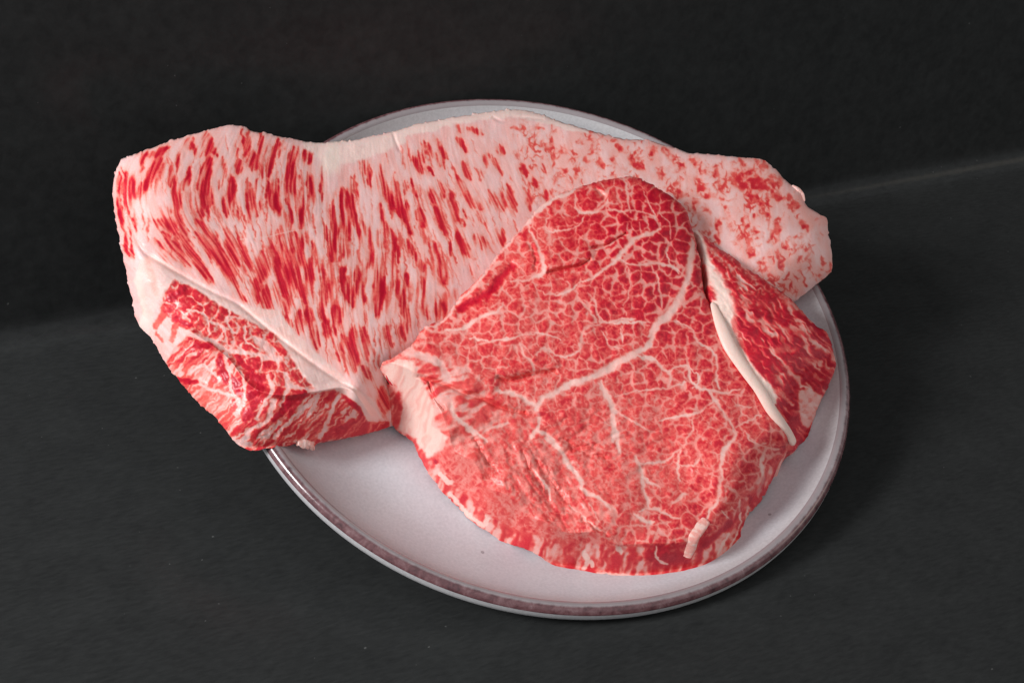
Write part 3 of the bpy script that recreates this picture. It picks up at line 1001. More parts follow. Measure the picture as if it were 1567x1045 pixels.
# side muscle below it
SIDE = R3((370, 260), (430, 190), (560, 250), (700, 340), (860, 430), (1040, 520), (1130, 650), (1220, 790), (1320, 880), (1400, 860), (1480, 900), (1560, 960), (1610, 1060), (1740, 1060), (1760, 1300), (800, 1300), (500, 900), (380, 700), (440, 600), (530, 510), (430, 470), (350, 380))
sd = poly_sdf(SIDE)
side = sst(2.0, -2.0, sd + 4 * (fbm(XX / 8, YY / 8, 3) - 0.5))
wxs = XX + 9 * (fbm(XX / 16, YY / 16, 5) - 0.5)
wys = YY + 9 * (fbm(XX / 16, YY / 16, 7) - 0.5)
wxs, wys = wxs + 5 * (fbm(XX / 6, YY / 6, 1, 2) - 0.5), wys + 5 * (fbm(XX / 6, YY / 6, 2, 2) - 0.5)
f1, f2, cid = voronoi(wxs, wys, 21, 3)
e1 = f2 - f1
upper = (0.20 + 0.80 * sst(-0.5, 3.0 + 4.5 * vn(XX / 15, YY / 15, 1), e1 + 6 * (fbm(XX / 5, YY / 5, 3, 2) - 0.5))) * np.clip(0.62 + 1.1 * (fbm(WX / 4, WY / 4, 5, 2) - 0.32), 0.2, 1.05)
diag = wxs * 0.72 + wys * 0.70
along = -wxs * 0.70 + wys * 0.72
lower = 0.10 + 0.90 * sst(0.22, 0.66, vn(diag / 6.5, along / 38, 3) * 0.32 + vn(diag / 3.0, along / 22, 4) * 0.34 + 0.34 * vn(diag / 1.7, along / 14, 6))
leftlow = blob(318, 605, 60, 34, 0.85)
lower = lower * (1 - 0.40 * leftlow)
wmix = sst(-18, 10, (YY - np.interp(XX, [250, 292, 345, 400, 440, 490, 540, 600], [480, 512, 548, 592, 606, 600, 598, 630])))
sideL = upper * (1 - wmix) + lower * wmix
SF = field()
for w, pts in [(32, R3((530, 530), (660, 570), (750, 620), (900, 640), (1000, 660))), (55, R3((930, 560), (1000, 620), (1060, 680))), (32, R3((740, 640), (750, 740), (780, 860), (830, 960), (800, 1010))), (22, R3((840, 760), (860, 850), (850, 950))),
               (26, R3((1000, 780), (1030, 870), (960, 980), (930, 1043))), (26, R3((1110, 760), (1120, 860), (1080, 960))), (34, R3((1310, 870), (1200, 860), (1130, 830))), (18, R3((520, 760), (600, 720), (700, 800))), (20, R3((450, 790), (600, 840), (780, 900))),
               (16, R3((640, 440), (740, 500), (680, 560))), (14, R3((500, 380), (620, 420), (640, 520))), (16, R3((760, 380), (750, 480), (800, 520))), (14, R3((860, 480), (860, 560), (940, 620))), (30, R5((600, 800), (640, 720), (760, 640), (800, 520))), (22, R5((800, 760), (900, 640), (1000, 560))),
               (30, R5((1000, 620), (1050, 560), (1070, 500))), (24, R5((1080, 760), (1140, 620), (1190, 500))), (26, R5((930, 780), (1040, 800))), (30, R5((560, 780), (650, 800))), (16, R5((700, 760), (760, 740), (830, 660)))]:
    stroke(SF, pts, w / 4.0)
sideL = sideL * (1 - 0.88 * sst(1.5, 0.3, SF))
SR = field()
for w, pts in [(60, R5((620, 640), (670, 560))), (50, R5((800, 640), (900, 540), (980, 490))), (70, R5((1240, 500), (1310, 570), (1380, 620))), (56, R5((1190, 720), (1280, 660))), (50, R3((560, 590), (640, 600))), (45, R3((700, 680), (740, 800))), (50, R3((900, 760), (960, 860), (900, 900))),
               (40, R3((800, 660), (880, 740))), (60, R3((400, 300), (480, 260))), (40, R3((440, 430), (520, 470))), (45, R3((790, 800), (815, 880))), (40, R3((460, 800), (560, 820))), (40, R5((1470, 460), (1480, 620)))]:
    stroke(SR, pts, w / 4.0)
sideL = np.maximum(sideL, sst(1.3, 0.5, SR) * (0.75 + 0.3 * vn(WX / 5, WY / 5, 6)))
leanR = leanR * (1 - fatlow)
pinkf = 0.16 * sst(0.45, 0.7, fbm(XX / 18, YY / 12, 4, 2)) + 0.45 * blob(213, 474, 7, 8) + 0.30 * blob(233, 425, 6, 32, -0.25)
leanR = np.maximum(leanR, pinkf * fatlow)
creamR = np.maximum(creamR, fatlow * np.clip(0.35 + 0.5 * blob(205, 440, 14, 60, -0.2), 0, 1))
leanR = leanR * (1 - side) + sideL * side
# little red muscle at the outer left edge
SL = field()
for w, pts in [(50, R3((370, 360), (340, 430), (310, 480))), (36, R3((430, 470), (410, 560))), (26, R3((320, 520), (360, 570)))]:
    stroke(SL, pts, w / 4.0)
leanR = np.maximum(leanR, sst(1.25, 0.6, SL) * (0.5 + 0.3 * vn(WX / 5, WY / 5, 2)))
toneR = toneR * (1 - side) + side * np.clip(0.25 + 0.5 * (fbm(XX / 20, YY / 20, 3, 2) - 0.3) - 0.3 * sst(1.3, 0.5, SR), 0, 1)

ZR = tps(REAR_Z)
rsd = poly_sdf(REAR_OUT)
gd = field()
stroke(gd, GROOVE, 2, warp=False, reach=24)
ZR = ZR - 0.07 * np.exp(-(gd / 3.0) ** 2) - 0.04 * np.exp(-(gd / 12.0) ** 2)
rg = field()
stroke(rg, [(292, 508), (345, 545), (392, 596), (436, 604), (486, 598), (532, 594), (568, 636)], 2, warp=False, reach=24)
ZR = ZR + 0.22 * np.exp(-rg / 6.0) - 0.05 * np.exp(-((rg - 18) / 8.0) ** 2)
ZR = ZR + 0.10 * (fbm(XX / 70, YY / 70, 3) - 0.5) + 0.035 * (fbm(XX / 16, YY / 16, 2) - 0.5) + side * (0.10 * (fbm(XX / 14, YY / 14, 6) - 0.5) + 0.035 * (blur(sideL, 1) - 0.5))
ZR = ZR - 0.035 * blur(leanR, 1) + 0.012 * (N1 - 0.5)
fold = field()
stroke(fold, [(486, 214), (490, 240), (496, 290), (498, 340)], 2, warp=False, reach=30)
ZR = ZR - 0.05 * np.exp(-(fold / 15.0) ** 2)
bk = field()
stroke(bk, R2((480, 200), (500, 260), (525, 320)), 2, warp=False, reach=10)
stroke(bk, R2((1100, 120), (1150, 145), (1220, 125), (1400, 130)), 2, warp=False, reach=10)
ZR = ZR - 0.045 * np.exp(-(bk / 2.4) ** 2)
ZR = no_overhang(ZR - 0.16 * np.exp(-np.clip(-rsd, 0, 99) / 4.0))

steak_long = root_at('beef_steak', 640, 420, -1.6)
tag(steak_long, 'long pale beef steak with vertical red streaks, lying under the netted steak', 'steak', 'raw steaks on the plate')


def rear_bottom(u, v):
    r = np.hypot(u, v)
    return np.where(r < 13.7, plate_z(r) + 0.03, 0.18) + 0 * u


sidemask = np.maximum(side, sst(3.5, 2.0, np.abs(fl)) * 0)
RU, RV, RZ = build_slab(steak_long, REAR_OUT, ZR, leanR, toneR, creamR,
                        [('eye_muscle', None, None),
                         ('fat_seam', ((fatlow > 0.5) & (side < 0.5)).astype(float), 'pale fat band along the edge'),
                         ('side_muscle', (side >= 0.5).astype(float), 'bright red marbled muscle on the cut side'),
                         ('fat_rim', ((bf > 0.5) & (fatlow < 0.5)).astype(float), 'cream fat along the back edge')],
                        MAT_REAR, rear_bottom, seed=1)

# height of the long steak over the plate, for what lies on it
HB = 0.12
hw = int(40 / HB)
HMAP = np.full((hw, hw), -9.0)
np.maximum.at(HMAP, (np.clip(((RV + 20) / HB).astype(int), 0, hw - 1), np.clip(((RU + 20) / HB).astype(int), 0, hw - 1)), RZ)


def rest_bottom(u, v):
    r = np.hypot(u, v)
    h = HMAP[np.clip(((v + 20) / HB).astype(int), 0, hw - 1), np.clip(((u + 20) / HB).astype(int), 0, hw - 1)]
    return np.maximum(np.where(r < 13.7, plate_z(r) + 0.03, 0.15), h + 0.03)


# ================================================================== the netted steak (in front)
F1 = lambda *p: crop(700, 260, p)
F2 = lambda *p: crop(580, 460, p)
F3 = lambda *p: crop(900, 460, p)
F4 = lambda *p: crop(640, 640, p)
F5 = lambda *p: crop(900, 640, p)
F6 = lambda *p: crop(1000, 330, p, 5.223)

FRONT_OUT = [(965, 270), (950, 272), (915, 278), (880, 288.8), (855, 297.5), (820, 322.5), (800, 347.6), (765, 385), (740, 417.6), (715, 442.6), (700, 459), (672.6, 492), (652.6, 497.5), (632.5, 525), (602.5, 546), (585, 556), (582.5, 565),
             (590, 585), (595, 605), (596, 645), (607.5, 657.6), (632.5, 677.6), (642.5, 700), (652.5, 717.6), (667.5, 740), (692.5, 767.6), (722.5, 797.6), (745, 812.6), (770, 829), (812.6, 842.6), (845, 862.7), (890, 874), (927.7, 879), (965, 882.7),
             (1002.7, 886.4), (1032, 886.4), (1050, 884), (1070, 881.4), (1090, 862.7), (1132.7, 832.6), (1135, 812.6), (1145, 787.6), (1160, 772.6), (1177.7, 742.6), (1192.7, 710), (1202.7, 692.5), (1214, 688), (1208, 668), (1190, 640), (1165, 600), (1140, 560),
             (1118, 520), (1100, 487), (1086, 465), (1079, 452), (1074, 425), (1073, 406.6), (1069, 385.5), (1061, 357), (1055.5, 337.7), (1050, 322.5), (1032.6, 305), (1007.6, 287.5), (982.6, 275)]
FRONT_Z = [(965, 270, 3.3), (880, 289, 3.2), (820, 322, 3.1), (765, 385, 2.9), (700, 459, 2.6), (650, 498, 2.5), (600, 548, 2.25), (585, 560, 2.0), (590, 590, 1.2), (596, 645, -0.7), (632, 678, -1.2), (645, 710, -1.5), (700, 775, -1.6), (770, 829, -1.62),
           (890, 874, -1.6), (1032, 886, -1.58), (1070, 881, -1.55), (1132, 832, -1.5), (1145, 788, -1.1), (1192, 710, -0.6), (1212, 687, 0.2), (604, 566, 2.2), (640, 600, 2.0), (662, 650, 1.5), (690, 690, 1.0), (740, 740, 0.75), (800, 790, 0.5), (860, 818, 0.45),
           (950, 828, 0.55), (1050, 826, 0.6), (1095, 808, 0.6), (1128, 770, 0.7), (1158, 730, 0.8), (1185, 692, 0.85), (950, 330, 3.5), (850, 380, 3.4), (1030, 350, 3.4), (1055, 340, 3.05), (760, 470, 3.0), (900, 450, 3.2), (1030, 450, 3.1), (700, 540, 2.5),
           (850, 560, 2.5), (1000, 560, 2.5), (1110, 560, 2.4), (750, 640, 1.75), (900, 670, 1.6), (1050, 680, 1.6), (1150, 640, 1.8), (1000, 760, 1.0), (850, 750, 1.0), (1080, 760, 1.0), (1205, 676, 0.9), (1079, 454, 2.9), (1069, 385, 3.0), (1140, 560, 2.3),
           (615, 610, 1.5), (625, 645, 0.5)]

V = field()                                   # fat veins, traced
VM = field()                                  # the main ones among them
for w, pts in [
    ([26, 40, 46, 44, 40, 30, 24, 18], F1((1240, 365), (1180, 390), (1090, 420), (1040, 460), (990, 540), (920, 590), (860, 640), (740, 700))), (24, F1((990, 550), (1040, 580), (1130, 585), (1220, 575), (1310, 590), (1350, 640))),
    ([40, 66, 70, 66, 54], F1((1420, 690), (1380, 730), (1350, 800), (1290, 890), (1220, 940), (1180, 1010))), ([54, 50, 50, 46, 40], F3((480, 90), (430, 150), (400, 220), (350, 290), (280, 330), (180, 370), (80, 430), (0, 480))),
    (52, F2((1567, 340), (1440, 400), (1330, 460), (1250, 490), (1150, 510), (1080, 560), (1000, 600), (970, 650), (980, 720), (960, 800), (930, 830))), ([36, 60, 50], F1((1440, 420), (1430, 560), (1410, 660), (1380, 720))),
    (18, F1((1180, 930), (1050, 930), (940, 930), (880, 930), (860, 880), (830, 800), (800, 750))), (14, F1((1050, 450), (1050, 400), (1040, 330))), (11, F1((1130, 390), (1110, 330))), (16, F1((1230, 360), (1215, 300), (1170, 270), (1110, 250), (1000, 250), (900, 240))),
    (26, F1((720, 160), (720, 210), (760, 260), (830, 260), (900, 210), (930, 180))), (34, F1((760, 105), (700, 125), (600, 170), (480, 260), (400, 350))), ([20, 30, 32, 28, 20], F1((430, 340), (460, 400), (500, 470), (520, 560), (530, 620), (480, 660), (320, 680))),
    (20, F1((1010, 40), (1030, 110), (1045, 180), (1050, 260))), (12, F1((1290, 440), (1280, 520), (1320, 600), (1370, 640))), (12, F1((1050, 600), (1060, 680), (1040, 780), (1010, 840))), (18, F1((1180, 580), (1230, 680), (1240, 760), (1260, 850))), (16, F1((740, 700), (660, 760), (560, 760), (500, 740))),
    (14, F1((840, 490), (920, 470), (1010, 420))), (13, F1((560, 280), (540, 360), (640, 370), (760, 330), (770, 280))), (12, F1((930, 170), (930, 230), (1000, 260))), (12, F1((1240, 270), (1300, 330), (1310, 430))), (12, F1((1130, 130), (1200, 260), (1230, 340))),
    (26, F2((400, 180), (540, 160), (600, 110), (720, 60), (760, 20))), (24, F2((1360, 150), (1280, 160), (1240, 200), (1230, 290), (1110, 340), (1000, 290), (960, 330))), (24, F2((1340, 130), (1270, 40), (1230, 0))), (20, F2((1360, 140), (1460, 110), (1567, 110))),
    (18, F2((560, 230), (700, 250), (780, 240), (870, 210), (990, 200), (1120, 240))), (28, F2((860, 260), (880, 330), (930, 370), (940, 460))), (40, F2((440, 620), (450, 690), (520, 750), (610, 820), (660, 860))), (28, F2((640, 800), (720, 770), (790, 740))),
    (44, F2((720, 545), (830, 570), (900, 610), (980, 650))), (44, F2((970, 800), (1080, 870), (1130, 950), (1160, 1010))), (40, F4((780, 130), (870, 190), (900, 260), (960, 330), (1000, 400), (1010, 440), (1100, 480), (1180, 560))), (40, F2((1340, 500), (1400, 580), (1420, 680), (1440, 780), (1430, 860))),
    (48, F3((80, 490), (100, 570), (150, 650), (160, 730), (180, 850), (190, 930))), (18, F3((160, 580), (250, 560), (440, 540), (540, 520), (600, 500))), (28, F3((290, 340), (400, 360), (470, 430), (500, 460), (490, 530))), (22, F3((480, 440), (610, 400), (630, 500), (720, 550), (800, 560), (930, 540))),
    (21, F3((540, 130), (640, 190), (680, 260), (760, 310), (790, 400), (790, 500), (800, 540))), (27, F3((720, 550), (770, 600), (820, 680), (890, 770))), (25, F3((770, 610), (700, 670), (580, 700), (430, 740))), (34, F3((890, 770), (900, 830), (830, 910), (820, 1000))),
    (34, F5((830, 190), (820, 290), (810, 360), (800, 460), (760, 560), (720, 620))), (20, F3((910, 770), (1010, 720), (1060, 690))), (17, F3((960, 800), (1000, 860), (1090, 880))), (30, F5((1170, 190), (1090, 190), (1060, 250), (1070, 330), (1060, 410), (1040, 480))),
    (20, F3((640, 720), (640, 800), (600, 850), (580, 900))), (20, F3((190, 690), (280, 740), (380, 800))), (34, F5((280, 230), (310, 300), (330, 380), (350, 450), (370, 540))), (18, F5((330, 370), (440, 420))), (27, F5((560, 200), (540, 300), (560, 380))),
    (20, F5((300, 570), (420, 550), (520, 610), (560, 620))), (34, F5((280, 590), (330, 620), (400, 640))), (24, F5((40, 480), (120, 520), (170, 560))), (26, F5((520, 520), (590, 460))), (22, F5((920, 500), (930, 570))), (14, F5((820, 560), (870, 620))), (18, F5((680, 250), (640, 290), (560, 280))),
    (18, F5((300, 270), (420, 270), (520, 220), (560, 180))), (14, F3((880, 590), (930, 640), (1000, 650))), (13, F3((640, 540), (680, 470), (620, 400))), (14, F3((60, 90), (100, 130), (230, 120), (380, 150))), (12, F3((90, 180), (110, 240), (210, 300))), (13, F3((200, 170), (210, 260))),
    (16, F4((1350, 330), (1390, 430), (1400, 520))), (16, F4((1140, 20), (1210, 60), (1210, 140))), (20, F4((700, 310), (790, 420), (810, 500))), (14, F4((930, 540), (1060, 640), (1150, 700))), (14, F4((1050, 520), (1110, 640))),
]:
    w = np.array(w) / 4.0 if np.ndim(w) else w / 4.0
    stroke(V, pts, w * 1.0, taper=0.3)
    if np.max(w) > 9.5:
        stroke(VM, pts, w * 0.95, taper=0.3)

vx_, vy_ = XX + 10 * (fbm(XX / 15, YY / 15, 2, 3) - 0.5), YY + 10 * (fbm(XX / 15, YY / 15, 6, 3) - 0.5)
f1, f2, cid = voronoi(vx_ + 5 * (fbm(XX / 8, YY / 8, 5, 2) - 0.5), vy_ * 1.15 + 5 * (fbm(XX / 8, YY / 8, 3, 2) - 0.5), 21, 5)
fz = 4.5 * (fbm(XX / 4, YY / 4, 1, 2) - 0.5)
wid = 0.2 + 7.0 * vn(XX / 20, YY / 20, 3) ** 1.2
fat1 = 1 - sst(wid * 0.5 - 1.0, wid * 0.5 + 4.5, f2 - f1 + fz)
g1, g2, gid = voronoi(vx_ + 3 * (vn(XX / 4, YY / 4, 1) - 0.5), vy_ + 3 * (vn(XX / 4, YY / 4, 7) - 0.5), 11, 9)
zl = blob(668, 615, 95, 62, 0.5)                       # soft pale swirls at the left corner
zb = np.clip(blob(775, 735, 165, 80, 0.65) + blob(940, 690, 130, 75, 0.2) * 0.75, 0, 1)   # fine wrinkled grain near the front
zb = 0.58 * zb
zr = blob(1010, 380, 110, 120, 0.3, 0.6)               # darker, smoother muscle at the far tip
fat2 = (1 - sst(-0.5, 4.0, g2 - g1 + 0.7 * fz)) * sst(0.25, 0.65, vn(XX / 28, YY / 28, 5) + 0.15 * zb - 0.12 * zr) * 0.60
gran = fbm(XX / 3.4, YY / 3.4, 4, 2)
fatV = (1 - sst(0.25, 1.6, V + 0.6 * (fbm(XX / 5, YY / 5, 6, 2) - 0.5))) * (0.62 + 0.5 * fbm(XX / 30, YY / 30, 2, 2))
fatV = np.maximum(fatV, 0.92 - 0.92 * sst(0.25, 1.5, VM + 0.5 * (fbm(XX / 5, YY / 5, 6, 2) - 0.5)))
fat = np.maximum(fat1 * (0.74 + 0.06 * zr - 0.1 * zb), fat2 * (1.05 + 0.3 * zb))
h1, h2, hid = voronoi(WX, WY, 5.2, 4)
seedy = sst(0.20, 0.75, 1 - h1 / 5.2) * sst(0.15, 0.7, hid)
fat = np.maximum(fat, np.maximum(sst(0.44, 0.74, gran) * 0.62, seedy * 0.50) * (0.85 + 0.55 * zb - 0.35 * zr))
swd, swa = 0.35 * XX + 0.94 * YY + 16 * fbm(XX / 40, YY / 40, 1), 0.94 * XX - 0.35 * YY
swirl = sst(0.28, 0.70, vn(swd / 7, swa / 26, 2) * 0.6 + vn(swd / 3.4, swa / 15, 5) * 0.4)
fat = fat * (1 - 0.8 * zl) + 0.8 * zl * swirl
grd, gra = 0.8 * XX - 0.35 * YY + 10 * fbm(XX / 30, YY / 30, 3), 0.35 * XX + 0.9 * YY
grain = sst(0.34, 0.68, vn(grd / 8.0, gra / 27, 1) * 0.42 + vn(grd / 4.0, gra / 13, 6) * 0.33 + vn(grd / 2.4 + 5, gra / 7, 2) * 0.25)
fat = np.maximum(fat * (1 - 0.35 * zb), 0.76 * zb * grain)
fat = np.maximum(fat, fatV * 0.95)
leanF = np.clip(1 - fat, 0, 1) * (0.72 + 0.42 * fbm(WX / 6, WY / 6, 2, 2)) * (1 - 0.14 * zb - 0.14 * zl)
leanF = np.clip(1.07 * leanF + 0.28 * (gid - 0.5) * leanF + 0.14 * zr * leanF, 0, 1)
leanF = 0.72 * leanF + 0.28 * blur(leanF, 2, 2)

# cut side along the front
TOPEDGE = [(600, 575), (632, 640), (660, 690), (700, 745), (742, 785), (790, 812), (850, 826), (950, 836), (1050, 832), (1098, 812), (1130, 775), (1160, 735), (1196, 700)]
te = np.interp(XX, [p[0] for p in TOPEDGE], [p[1] for p in TOPEDGE])
wallm = sst(-4, 5, YY - te + 5 * (fbm(XX / 14, YY / 14, 4) - 0.5))
wc = 0.95 * XX + 0.31 * YY + 6 * (vn(XX / 12, YY / 12, 6) - 0.5)
wa = -0.31 * XX + 0.95 * YY
wl = 0.12 + 0.84 * sst(0.22, 0.66, vn(wc / 8, wa / 26, 3) * 0.4 + vn(wc / 3.6, wa / 13, 4) * 0.3 + 0.3 * fbm(XX / 9, YY / 7, 7, 2))
FR = field()
for w, pts in [(110, F5((370, 760), (560, 760))), (110, F5((380, 840), (560, 850))), (60, F5((720, 780), (800, 700), (870, 640))), (50, F5((990, 480), (1000, 520))), (80, F4((480, 600), (560, 500), (600, 640))), (60, F4((880, 640), (960, 640))), (40, F4((100, 260), (120, 260))), (60, F4((300, 400), (330, 300)))]:
    stroke(FR, pts, w / 4.0)
wl = np.maximum(wl * 0.92, sst(1.3, 0.4, FR) * (0.78 + 0.25 * vn(wc / 5, wa / 20, 2)))
FW = field()
for w, pts in [(36, F4((420, 460), (430, 560), (410, 640))), (36, F4((660, 620), (690, 540))), (30, F4((1010, 820), (1040, 880), (1010, 920))), (26, F4((1220, 790), (1240, 810))), (20, F4((600, 500), (590, 580))), (14, F5((420, 780), (430, 860), (480, 890))), (26, F4((1100, 950), (1300, 965))), (24, F4((750, 700), (800, 680))),
               (12, F5((860, 700), (800, 830))), (12, F5((940, 580), (900, 720), (860, 800))), (12, F5((980, 560), (940, 690))), (26, F5((20, 880), (30, 900))), (34, F4((140, 340), (200, 400), (260, 330))), (26, F4((190, 460), (300, 580), (400, 660)))]:
    stroke(FW, pts, w / 4.0)
wl = wl * (1 - 0.85 * sst(1.25, 0.6, FW))
leanF = leanF * (1 - wallm) + wl * wallm
# smooth deep red slope on the far left edge
RS = field()
stroke(RS, F1((330, 590), (270, 650), (200, 740), (110, 790), (20, 850)), 62 / 4.0)
leanF = np.maximum(leanF, sst(1.6, 0.3, RS) * (0.70 + 0.35 * fbm(XX / 10, YY / 14, 3, 2)))
# pale fat of the left corner
TIP = F2((20, 400), (110, 360), (210, 370), (240, 450), (290, 560), (340, 660), (330, 760), (420, 830), (380, 920), (290, 960), (230, 840), (120, 790), (150, 700), (140, 560), (90, 500), (40, 490))
tip = sst(3, -3, poly_sdf(TIP) + 8 * (fbm(XX / 10, YY / 10, 6) - 0.5))
leanF = leanF * (1 - tip * (0.92 - 0.35 * sst(0.5, 0.75, fbm(XX / 9, YY / 9, 2))))
leanF = np.maximum(leanF, tip * (0.12 + 0.42 * sst(0.40, 0.72, 0.6 * vn(wc / 5, wa / 26, 1) + 0.4 * vn(wc / 2.6, wa / 15, 3))))
lips = field()
stroke(lips, F2((150, 300), (250, 330), (400, 420), (420, 480)), 14)
leanF *= 1 - 0.7 * sst(1.2, 0.5, lips)
sl = field()
for pts in (F2((20, 520), (40, 640), (40, 740)), F2((70, 500), (90, 620), (100, 740))):
    stroke(sl, pts, 6)
leanF = np.maximum(leanF, 0.42 * sst(1.3, 0.5, sl))
# the thin pale skin along the far left edge
sk = field()
stroke(sk, [(652, 500), (672, 494), (700, 463), (740, 421), (766, 388), (800, 351), (822, 326), (856, 301), (880, 292)], 5)
leanF *= 1 - 0.75 * sst(1.3, 0.5, sk)
creamF = np.clip(0.75 * tip + 0.40 * fatV * sst(1.2, 0.1, V) + 0.5 * sst(1.2, 0.6, FW) * wallm, 0, 1) * 0.7
dots = blob(1020, 657, 5, 4) + blob(1009, 688, 3.5, 4) + blob(828, 633, 9, 4)
leanF = np.maximum(leanF, np.clip(dots, 0, 1))
toneF = np.clip(0.42 - 0.55 * blob(1030, 400, 150, 130, 0.3, 0.7) - 0.25 * sst(900, 1150, XX) + 0.35 * (fbm(XX / 40, YY / 40, 5, 2) - 0.5) - 0.5 * sst(1.35, 0.5, FR) * wallm - 0.6 * sst(1.35, 0.5, RS), 0, 1)

ZF = blur(tps(FRONT_Z + [(632, 628, 1.75), (660, 680, 1.25), (700, 732, 0.98), (760, 782, 0.78), (830, 812, 0.70), (900, 824, 0.68), (1000, 826, 0.68), (1085, 808, 0.70), (1000, 800, 0.82), (860, 785, 0.85), (1070, 785, 0.85)]), 4, 2)
fsd = poly_sdf(FRONT_OUT)
ZF = ZF + 0.035 * (blur(leanF, 2) - 0.6) * (1 - 0.4 * wallm) + 0.16 * (fbm(XX / 60, YY / 60, 6) - 0.5) + 0.07 * (fbm(XX / 18, YY / 18, 3) - 0.5) * (1 + zb)
wr = fbm((0.25 * XX + 0.97 * YY) / 9 + 2 * fbm(XX / 30, YY / 30, 2), XX / 34, 5, 2)
ZF = ZF - 0.16 * blob(930, 680, 110, 55, 0.15) * blur(sst(0.6, 0.95, 1 - np.abs(2 * wr - 1)), 1) * 0.28
wr2 = fbm((0.8 * XX - 0.5 * YY) / 11, (0.5 * XX + 0.8 * YY) / 40, 1, 2)
ZF = ZF - 0.16 * blob(830, 740, 110, 60, 0.6) * blur(sst(0.6, 0.97, 1 - np.abs(2 * wr2 - 1)), 1) * 0.35
crk = field()
for pts in (F2((720, 470), (770, 490), (860, 475), (960, 450), (1080, 440)), F2((160, 460), (280, 480), (420, 520), (540, 575), (630, 600), (700, 640), (800, 670), (900, 690)), F1((550, 630), (640, 610), (740, 590), (810, 550)), F1((820, 475), (900, 465), (980, 420), (1030, 390)),
            F2((300, 500), (340, 600), (400, 670))):
    stroke(crk, pts, 2.4, taper=True, warp=False, reach=20)
ZF = ZF - 0.15 * np.exp(-(crk / 1.8) ** 2) - 0.05 * np.exp(-(crk / 7.0) ** 2)
fur = field()
for pts in (F4((730, 260), (790, 350), (850, 430), (900, 520)), F4((340, 120), (380, 200), (440, 280)), F4((640, 210), (700, 330), (760, 420)), F4((930, 180), (1060, 220), (1150, 240)), F4((880, 130), (960, 170), (1080, 175)), F4((1010, 620), (1080, 660), (1150, 710)), F1((850, 120), (900, 160)), F1((460, 470), (480, 540), (470, 600))):
    stroke(fur, pts, 2, warp=True, reach=20)
ZF = ZF - 0.09 * np.exp(-(fur / 3.0) ** 2)
lump = field()
stroke(lump, F1((560, 570), (680, 570), (790, 500)), 20)
stroke(lump, F2((760, 430), (900, 410), (1060, 390)), 16)
stroke(lump, F2((580, 520), (690, 520)), 20)
stroke(lump, F2((700, 590), (850, 620)), 14)
ZF = ZF + 0.07 * sst(1.8, 0.2, lump)
ZF = ZF - 0.25 * np.exp(-(RS / 1.0) ** 2) * 0.5
ZF = ZF + 0.09 * np.exp(-np.abs(YY - te + 3) / 6.0) * sst(600, 660, XX)
ZF = no_overhang_up(np.maximum(ZF, -1.66) - 0.22 * np.exp(-np.clip(-fsd, 0, 99) / 4.5) * sst(30, -10, YY - te))

steak_net = root_at('beef_steak', 930, 640, -1.6)
tag(steak_net, 'deep red beef steak with a net of white fat, lying on the streaked steak', 'steak', 'raw steaks on the plate')
build_slab(steak_net, FRONT_OUT, ZF, leanF, toneF, creamF, [('main_muscle', None, None), ('fat_corner', (tip > 0.5).astype(float), 'pale fat at the pointed corner')], MAT_FRONT, rest_bottom, seed=4)

# the cap: a second muscle of the same steak, behind the seam of fat
CAP_OUT = [(1061, 350), (1082, 364.5), (1099.6, 379.8), (1122.5, 395), (1153, 418), (1182, 437), (1210.6, 458), (1229.8, 479), (1249, 498.5), (1266, 510), (1271, 521.5), (1275, 535), (1279, 557.6), (1270, 585), (1257.8, 610), (1245, 640), (1232.8, 672.6), (1222.7, 681.4),
           (1216, 690), (1206, 676), (1186, 646), (1160, 604), (1135, 562), (1114, 525), (1097, 490), (1082, 453), (1081, 426), (1077, 407), (1073, 380), (1068, 364)]
CAP_Z = [(1061, 351, 2.8), (1080, 450, 2.7), (1075, 407, 2.75), (1120, 530, 2.45), (1170, 620, 1.85), (1216, 690, -0.2), (1100, 382, 2.5), (1153, 418, 2.55), (1210, 458, 2.2), (1266, 512, 1.5), (1276, 547, 1.0), (1258, 610, 0.0), (1242, 645, -0.5), (1225, 680, -0.7),
         (1130, 450, 2.95), (1200, 520, 2.5), (1222, 580, 1.75), (1215, 630, 1.1), (1180, 560, 2.4), (1240, 560, 1.75), (1105, 440, 2.9), (1092, 400, 2.8), (1195, 640, 1.4)]
cd, ca = 0.72 * WY - 0.69 * WX, 0.72 * WX + 0.69 * WY
cd = cd + 10 * (fbm(XX / 30, YY / 30, 3) - 0.5)
fib = vn(cd / 3.6, ca / 20, 2) * 0.55 + vn(cd / 2.0, ca / 11, 5) * 0.45
leanC = 1.08 - 0.95 * sst(0.44, 0.72, fib) * (0.45 + 0.6 * vn(XX / 16, YY / 16, 6))
topc = sst(500, 430, YY)
speck = sst(0.55, 0.75, fbm(XX / 4.5, YY / 4.5, 3, 2))
leanC = leanC * (1 - 0.6 * topc * speck) * (0.70 + 0.42 * fbm(cd / 5, ca / 9, 1, 2))
FC = field()
for w, pts in [(60, F6((330, 130), (370, 220), (410, 330), (460, 440), (520, 600), (540, 760))), (110, F6((480, 480), (540, 600), (600, 720), (610, 860))), (100, F6((560, 760), (640, 900), (680, 1040))), (52, F6((980, 870), (1040, 930), (1090, 970))), (34, F6((680, 500), (720, 540))), (36, F3((1160, 150), (1230, 200))),
               (46, F3((1150, 310), (1200, 300), (1260, 300))), (22, F3((980, 110), (1060, 130), (1140, 170))), (16, F3((960, 200), (1040, 270), (1130, 300))), (26, F3((1410, 290), (1470, 320))), (20, F6((1150, 680), (1230, 800), (1300, 870))), (60, F6((1030, 650), (1120, 740)))]:
    k = 5.223 if pts[0][0] == 1000 else 4.0
    stroke(FC, pts, w / (5.2 if w > 46 or w in (52, 34, 20) else 4.0))
